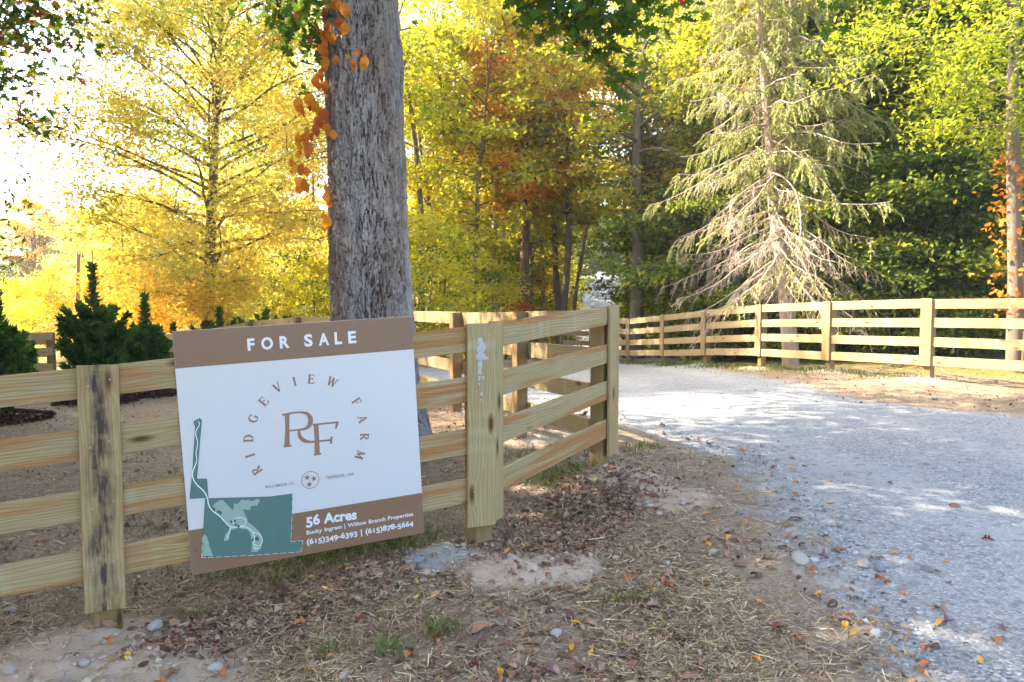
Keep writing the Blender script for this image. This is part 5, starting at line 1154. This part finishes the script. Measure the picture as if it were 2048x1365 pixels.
# grass tufts
rs = np.random.default_rng(21); gx = []; gy = []
def tuft(cx_, cy_, sx, sy, n): n = int(n * .65); gx.append(rs.normal(cx_, sx, n)); gy.append(rs.normal(cy_, sy, n))
for px, py, d, sx, sy, n in [(700, 1110, 4.1, .22, .10, 420), (760, 1100, 4.15, .2, .1, 420), (640, 1120, 4.0, .2, .1, 300), (560, 1130, 3.9, .2, .08, 180), (800, 1080, 4.25, .12, .1, 220), (880, 1265, 3.4, .04, .04, 110), (650, 1310, 3.15, .06, .05, 70), (780, 1300, 3.15, .05, .04, 80), (1140, 950, 5.3, .12, .1, 160), (1100, 975, 5.1, .12, .1, 160), (1285, 900, 6.3, .12, .08, 130), (390, 1240, 3.55, .03, .03, 40), (1260, 1205, 3.7, .08, .03, 90), (560, 1180, 3.6, .1, .05, 90), (1060, 905, 6.0, .2, .15, 160), (480, 1165, 3.75, .2, .08, 160), (1130, 1030, 4.9, .1, .08, 80), (330, 1060, 4.8, .3, .2, 200)]:
    a_, b_ = ray(px, py); yv = (H0(np.array([a_ * d]), np.array([d]))[0] - CAMZ) / b_ if b_ < 0 else d; yv = np.clip(yv, d * .8, d * 1.2); tuft(a_ * yv, yv, sx, sy, n)
xx = rs.uniform(0, 1, 5000); 
for (a0, b0), (a1, b1), n, sp in ((rp[0][:2], rp[-1][:2], 5200, .35),):
    t_ = rs.random(n); pa = np.array([q[:2] for q in rp]); s_ = t_ * (len(pa) - 1); j = np.minimum(s_.astype(int), len(pa) - 2); q = pa[j] + (pa[j + 1] - pa[j]) * (s_ - j)[:, None]; m_ = rs.random(n) < np.clip(.2 + t_, 0, 1)
    gx.append((q[:, 0] + rs.normal(size=n) * sp)[m_]); gy.append((q[:, 1] + rs.normal(size=n) * sp)[m_])
x = np.concatenate(gx); y = np.concatenate(gy); n = len(x); z = HT(x, y); a = rs.uniform(0, 6.28, n); Lg = rs.uniform(.04, .13, n); lean = rs.uniform(.2, 1.1, n)
wv = np.stack([-np.sin(a), np.cos(a), 0 * a], -1) * (.0022 + .00025 * y)[:, None]; d1 = np.stack([np.cos(a) * lean, np.sin(a) * lean, np.ones(n)], -1) * (Lg * .55)[:, None]; d2 = d1 + np.stack([np.cos(a) * lean * 1.5, np.sin(a) * lean * 1.5, .45 * np.ones(n)], -1) * (Lg * .5)[:, None]
b0 = np.stack([x, y, z - .004], -1); V_ = np.stack([b0 - wv, b0 + wv, b0 + d1 - wv * .8, b0 + d1 + wv * .8, b0 + d2], 1).reshape(-1, 3); bb = np.arange(n)[:, None] * 5
ff = np.concatenate([bb + [0, 1, 3, 2], bb + [2, 3, 4]], 1).reshape(-1); cnt = np.tile([4, 3], n)
tag(link('grass', mesh_np('grass', V_, ff, cnt, np.repeat(np.clip(rs.normal(.5, .22, n), 0, 1), 5)), M['grass']), 'short green grass tufts under the sign and along the fences', 'grass', kind='stuff')

def stone_mesh(seed, sub=2):
    bm = bmesh.new(); bmesh.ops.create_icosphere(bm, subdivisions=sub, radius=.5); rs_ = random.Random(seed)
    pl_ = [(Vector((rs_.gauss(0, 1), rs_.gauss(0, 1), rs_.gauss(0, 1))).normalized(), rs_.uniform(.26, .42)) for _ in range(9)]
    for v in bm.verts:
        for nrm, dd in pl_:
            e = v.co.dot(nrm) - dd
            if e > 0: v.co -= nrm * e * .85
        v.co.z *= .62; v.co.y *= .8
    me = bpy.data.meshes.new('stone'); bm.to_mesh(me); bm.free(); return me
SM = [stone_mesh(i) for i in range(6)]
SMB = []
for m_ in SM: m2 = m_.copy(); m2.materials.append(M['stoneblue']); SMB.append(m2); m_.materials.append(M['stone'])
def gpos(px, py):
    a_, b_ = ray(px, py); y_ = 4.0
    for _ in range(12): y_ = (ht(a_ * y_, y_) - CAMZ) / b_
    return a_ * y_, y_
rs = random.Random(17)
st_list = [(430, 1340, .075, 0, 'chunky pale stone at the bottom edge left of centre'), (688, 1357, .06, 0, 'white stone cut by the bottom edge'), (1113, 1272, .07, 0, 'pale flat stone lying alone in the straw below the middle'), (310, 1258, .10, 0, 'long pale stone right of the stained post foot'),
           (168, 1332, .07, 0, 'pale stone in the spoil below the left post'), (20, 1345, .07, 0, 'pale stone in the bottom left corner'), (24, 1222, .06, 0, 'tan stone left of the stained post'), (65, 1258, .04, 0, 'small pale stone in the spoil left of the stained post'), (838, 1125, .08, 1, 'rounded grey stone between sign and corner post'), (812, 1108, .06, 1, 'grey stone under the right corner of the sign'), (845, 1165, .045, 0, 'pinkish stone below the cement patch'), (815, 1185, .035, 0, 'small pale stone left of the corner spoil heap'),
           (1335, 1130, .05, 0, 'pale stone in the middle of the straw'), (985, 1095, .05, 0, 'pale stone beside the corner post foot'), (1480, 1030, .06, 1, 'blue-grey stone beside the drive'), (1365, 1010, .07, 0, 'tan stone at the end of the spoil by the end post'), (1300, 1015, .06, 0, 'stone in the spoil before the end post'), (1318, 1030, .06, 0, 'second stone in the spoil before the end post'), (1555, 1048, .05, 0, 'white stone on the drive edge'), (1760, 1140, .09, 1, 'dark blue stone on the drive edge'), (1855, 1145, .08, 1, 'bluish stone at the edge of the gravel, nearer'),
           (1630, 932, .05, 0, 'white stone at the far drive edge'), (1720, 985, .05, 0, 'white stone near the pile of leaves'), (1805, 1060, .05, 0, 'white rounded stone on the gravel'), (1728, 1133, .09, 0, 'flat pale stone among leaves on the verge'), (2018, 1278, .06, 0, 'white stone on the gravel at the right edge'), (1955, 1278, .05, 0, 'white stone on the gravel near the right edge'), (1425, 1108, .06, 0, 'half buried buff stone on the dirt'), (1600, 1125, .12, 0, 'broad whitish stone flush with the dirt'), (1870, 800, .09, 1, 'stone at the far edge of the drive under the right fence')]
for i, (px, py, s, bl, lab) in enumerate(st_list):
    x_, y_ = gpos(px, py); o = bpy.data.objects.new('stone', (SMB if bl else SM)[i % 6]); C.objects.link(o)
    o.location = (x_, y_, ht(x_, y_) + s * .16); o.scale = (s, s, s); o.rotation_euler = (rs.uniform(-.2, .2), rs.uniform(-.2, .2), rs.uniform(0, 6.28)); tag(o, lab, 'stone', 'loose stones')
# loose gravel and clods: one uncountable mass
def pebbles(name, x, y, size, tone, rs, mat):
    ico = bmesh.new(); bmesh.ops.create_icosphere(ico, subdivisions=1, radius=.5); B_ = np.array([v.co[:] for v in ico.verts]); Fi = np.array([[v.index for v in f.verts] for f in ico.faces]); ico.free()
    n = len(x); nvv = len(B_); a = rs.uniform(0, 6.28, n); jit_ = 1 + rs.normal(size=(n, nvv, 1)) * .16
    Q = B_[None] * jit_ * np.stack([rs.uniform(.7, 1.3, n), rs.uniform(.6, 1, n), rs.uniform(.4, .7, n)], -1)[:, None] * size[:, None, None]
    ca, sa = np.cos(a)[:, None], np.sin(a)[:, None]; Qx = Q[..., 0] * ca - Q[..., 1] * sa; Qy = Q[..., 0] * sa + Q[..., 1] * ca
    z = HT(x, y) + size * .12; V_ = np.stack([Qx + x[:, None], Qy + y[:, None], Q[..., 2] + z[:, None]], -1).reshape(-1, 3)
    F_ = (Fi[None] + (np.arange(n) * nvv)[:, None, None]).reshape(-1)
    return link(name, mesh_np(name, V_, F_, np.full(n * len(Fi), 3), np.repeat(tone, nvv)), mat)
def peb_mat():
    t = NT('loose_gravel'); a = t.n('ShaderNodeAttribute', attribute_name='tone')
    return t.finish(t.ramp(a.outputs['Fac'], [(0, (0.12, 0.125, 0.13)), (.45, (0.27, 0.27, 0.27)), (.75, (0.44, 0.435, 0.42)), (.78, (0.32, 0.23, 0.16)), (1, (0.42, 0.34, 0.26))]), .85)
x, y, rs = scatter(75000, 6, 20, 2.1)
sd_ = gravel_sd(x, y); edge_ = np.exp(-((sd_ - .12) / .28) ** 2); pk = np.where(sd_ > 0, .30, 0.006) + .95 * edge_ * np.clip(.55 + 1.8 * vnoise(x * 2, y * 2), .1, 1)
k_ = rs.random(len(x)) < pk; x = x[k_]; y = y[k_]; n = len(x)
tag(pebbles('loose_gravel', x, y, rs.gamma(1.5, .0042, n) * (1 + .9 * np.exp(-((gravel_sd(x, y) - .1) / .3) ** 2)) + .003, rs.uniform(0, .77, n), rs, peb_mat()), 'loose grey gravel strewn over the drive and its edge', 'gravel', kind='stuff')
xs_ = []; ys_ = []
rs = np.random.default_rng(14)
for mx, my, r_, h_, k in MOUNDS:
    m = 260; xs_.append(rs.normal(mx, r_ * .5, m)); ys_.append(rs.normal(my, r_ * .5, m))
x = np.concatenate(xs_); y = np.concatenate(ys_); n = len(x)
tag(pebbles('dirt_clods', x, y, rs.gamma(1.5, .0075, n) + .003, rs.uniform(.79, 1, n), rs, bpy.data.materials['loose_gravel']), 'crumbled tan clods and chips heaped at the post feet', 'clods', kind='stuff')

# individual fallen leaves
def fallen(shape, seed, curl):
    bm = bmesh.new(); rs_ = random.Random(seed); vs = [bm.verts.new((a * 1.0, b, curl * (b * b * 3 - a * a * .8) + rs_.uniform(-.03, .03) + .06)) for a, b, c in shape]
    c = bm.verts.new((0, 0, .02))
    for k in range(len(vs)): bm.faces.new((vs[k], vs[(k + 1) % len(vs)], c))
    me = bpy.data.meshes.new('fallen_leaf'); bm.to_mesh(me); bm.free(); return me
FL = {}
for k, (mat, shp) in {'golden': ('fl_gold', SLIM), 'orange': ('fl_orange', OVAL), 'brown': ('fl_brown', OAK), 'purple': ('fl_purple', star_leaf(5)), 'dark red': ('fl_red', OAK)}.items():
    FL[k] = []
    for q in range(3): me = fallen(shp, q, .35 + .3 * q); me.materials.append(M[mat]); FL[k].append(me)
rs = random.Random(99); placed = []
explicit = [(615, 1340, 'golden'), (660, 1317, 'golden'), (1308, 1265, 'golden'), (1310, 1185, 'golden'), (1415, 1168, 'golden'), (1260, 1290, 'golden'), (1515, 1208, 'golden'), (1395, 1165, 'golden'), (1850, 1300, 'orange'), (1960, 1325, 'golden'), (1990, 1285, 'orange'), (1880, 1250, 'golden'), (1770, 1255, 'golden'), (1785, 1268, 'golden'), (1760, 1160, 'orange'), (1870, 1145, 'golden'), (1735, 1120, 'golden'), (1620, 1080, 'golden'), (1500, 1000, 'golden'), (1520, 1068, 'golden'),
            (1590, 985, 'golden'), (1660, 965, 'orange'), (1610, 935, 'orange'), (1585, 920, 'orange'), (1640, 952, 'golden'), (1480, 895, 'orange'), (1445, 927, 'golden'), (1720, 1045, 'golden'), (1790, 1110, 'golden'), (1820, 1120, 'orange'), (1255, 1160, 'orange'), (1330, 1165, 'orange'), (490, 1215, 'orange'), (555, 1130, 'brown'), (745, 1230, 'purple'), (740, 1260, 'purple'), (1340, 1235, 'purple'), (1185, 1095, 'purple'), (1330, 1065, 'purple'), (735, 1333, 'purple'), (950, 1335, 'dark red'), (1000, 1350, 'golden'), (1555, 1262, 'dark red'), (1625, 1298, 'brown'), (1880, 1222, 'brown'), (1975, 1082, 'dark red'), (1630, 1195, 'golden'), (1780, 970, 'dark red'), (1830, 880, 'dark red'), (460, 1303, 'brown'), (1100, 1350, 'purple')]
for px, py, k in explicit: placed.append((*gpos(px, py), k))
while len(placed) < 270:
    r_ = 2.5 * (9 / 2.5) ** rs.random(); a_ = rs.uniform(-.62, .62); x_, y_ = r_ * math.sin(a_), r_ * math.cos(a_); g = float(gravel_sd(np.array([x_]), np.array([y_]))[0])
    if rs.random() < (.9 if abs(g) < .25 else .22 if g < 0 else .05): placed.append((x_, y_, rs.choice(['golden', 'golden', 'orange', 'brown', 'brown', 'dark red', 'purple', 'orange'])))
for x_, y_, k in placed:
    o = bpy.data.objects.new('fallen_leaf', rs.choice(FL[k])); C.objects.link(o); s = rs.uniform(.04, .085) if k != 'brown' else rs.uniform(.045, .095)
    o.scale = (s, s, s); o.location = (x_, y_, ht(x_, y_) + .012); o.rotation_euler = (rs.uniform(-.4, .4), rs.uniform(-.4, .4), rs.uniform(0, 6.28))
    g = float(gravel_sd(np.array([x_]), np.array([y_]))[0])
    px_, py_ = CX + F * x_ / y_, 595 - (ht(x_, y_) - CAMZ) / y_ * F
    GL = [(200, 1330, 'in the pale spoil at the foot of the stained post'), (420, 1230, 'in the straw between the stained post and the sign'), (500, 1330, 'near the bottom edge below the sign map'), (640, 1200, 'in the straw under the middle of the sign'), (700, 1330, 'near the bottom edge below the sign telephone line'), (830, 1220, 'in the straw left of the corner spoil heap'), (950, 1150, 'on the grey spoil at the corner post'), (950, 1320, 'near the bottom edge below the corner post'), (1100, 1060, 'in the straw under the angled rails'),
          (1130, 1230, 'right of the corner spoil heap'), (1150, 1340, 'near the bottom edge right of the corner post'), (1270, 1000, 'on the spoil before the end post'), (1300, 1120, 'in the open straw beyond the corner heap'), (1330, 1290, 'in the bare strawy dirt low in the middle'), (1430, 900, 'on the dirt just beyond the end post'), (1480, 1100, 'on the dirt between end post and gravel'), (1520, 1290, 'on the pale bare dirt near the gravel'), (1600, 950, 'where the dirt meets the gravel beyond the end post'),
          (1700, 1100, 'in the leafy strip along the gravel edge'), (1780, 1260, 'in the near leafy strip along the gravel edge'), (1950, 1310, 'on the gravel in the lower right corner'), (1900, 1120, 'on the gravel right of the leafy strip'), (1850, 960, 'out on the open gravel'), (1650, 860, 'far out on the gravel'), (1400, 800, 'on the farther gravel beyond the end post'), (700, 900, 'on the ground inside the fence')]
    wh = min(GL, key=lambda q: (q[0] - px_) ** 2 + (2 * (q[1] - py_)) ** 2)[2]
    tag(o, f"{'small' if s < .062 else 'broad'} {k} fallen leaf {wh}", 'leaf', 'fallen autumn leaves')
# tell look-alike pairs apart by which stands nearer
byl = {}
for o in bpy.data.objects:
    if o.parent is None and o.get('label') and o.get('category') in ('sapling', 'tree'): byl.setdefault(o['label'], []).append(o)
ORD = ['nearest', 'second', 'third', 'fourth', 'fifth', 'sixth', 'seventh', 'eighth', 'ninth', 'tenth', 'eleventh', 'twelfth', 'thirteenth']
for l, os_ in byl.items():
    if len(os_) > 1 and len(l.split()) < 16:
        for k, o in enumerate(sorted(os_, key=lambda q: q.location.xy.length)): o['label'] = (('nearer ' if k == 0 else 'farther ') if len(os_) == 2 else ORD[min(k, 12)] + ' ') + l
print('objects', len(bpy.data.objects))

# ---------------- the air: thin autumn haze round the whole scene
def haze():
    x0, x1, y0, y1, z0, z1 = -190, 190, -16, 215, -7, 30
    bm = bmesh.new(); bmesh.ops.create_cube(bm, size=1)
    for v in bm.verts: v.co = ((x0 + x1) / 2 + v.co.x * (x1 - x0), (y0 + y1) / 2 + v.co.y * (y1 - y0), (z0 + z1) / 2 + v.co.z * (z1 - z0))
    me = bpy.data.meshes.new('haze'); bm.to_mesh(me); bm.free()
    m = bpy.data.materials.new('haze_air'); m.use_nodes = True; nt = m.node_tree; nt.nodes.clear(); out = nt.nodes.new('ShaderNodeOutputMaterial')
    pv = nt.nodes.new('ShaderNodeVolumePrincipled'); pv.inputs['Color'].default_value = (0.93, 0.93, 0.95, 1); pv.inputs['Density'].default_value = 0.0009; pv.inputs['Anisotropy'].default_value = 0.1
    nt.links.new(pv.outputs[0], out.inputs['Volume'])
    tag(link('haze', me, m), 'thin pale haze between the trees', 'haze', kind='stuff')
haze()
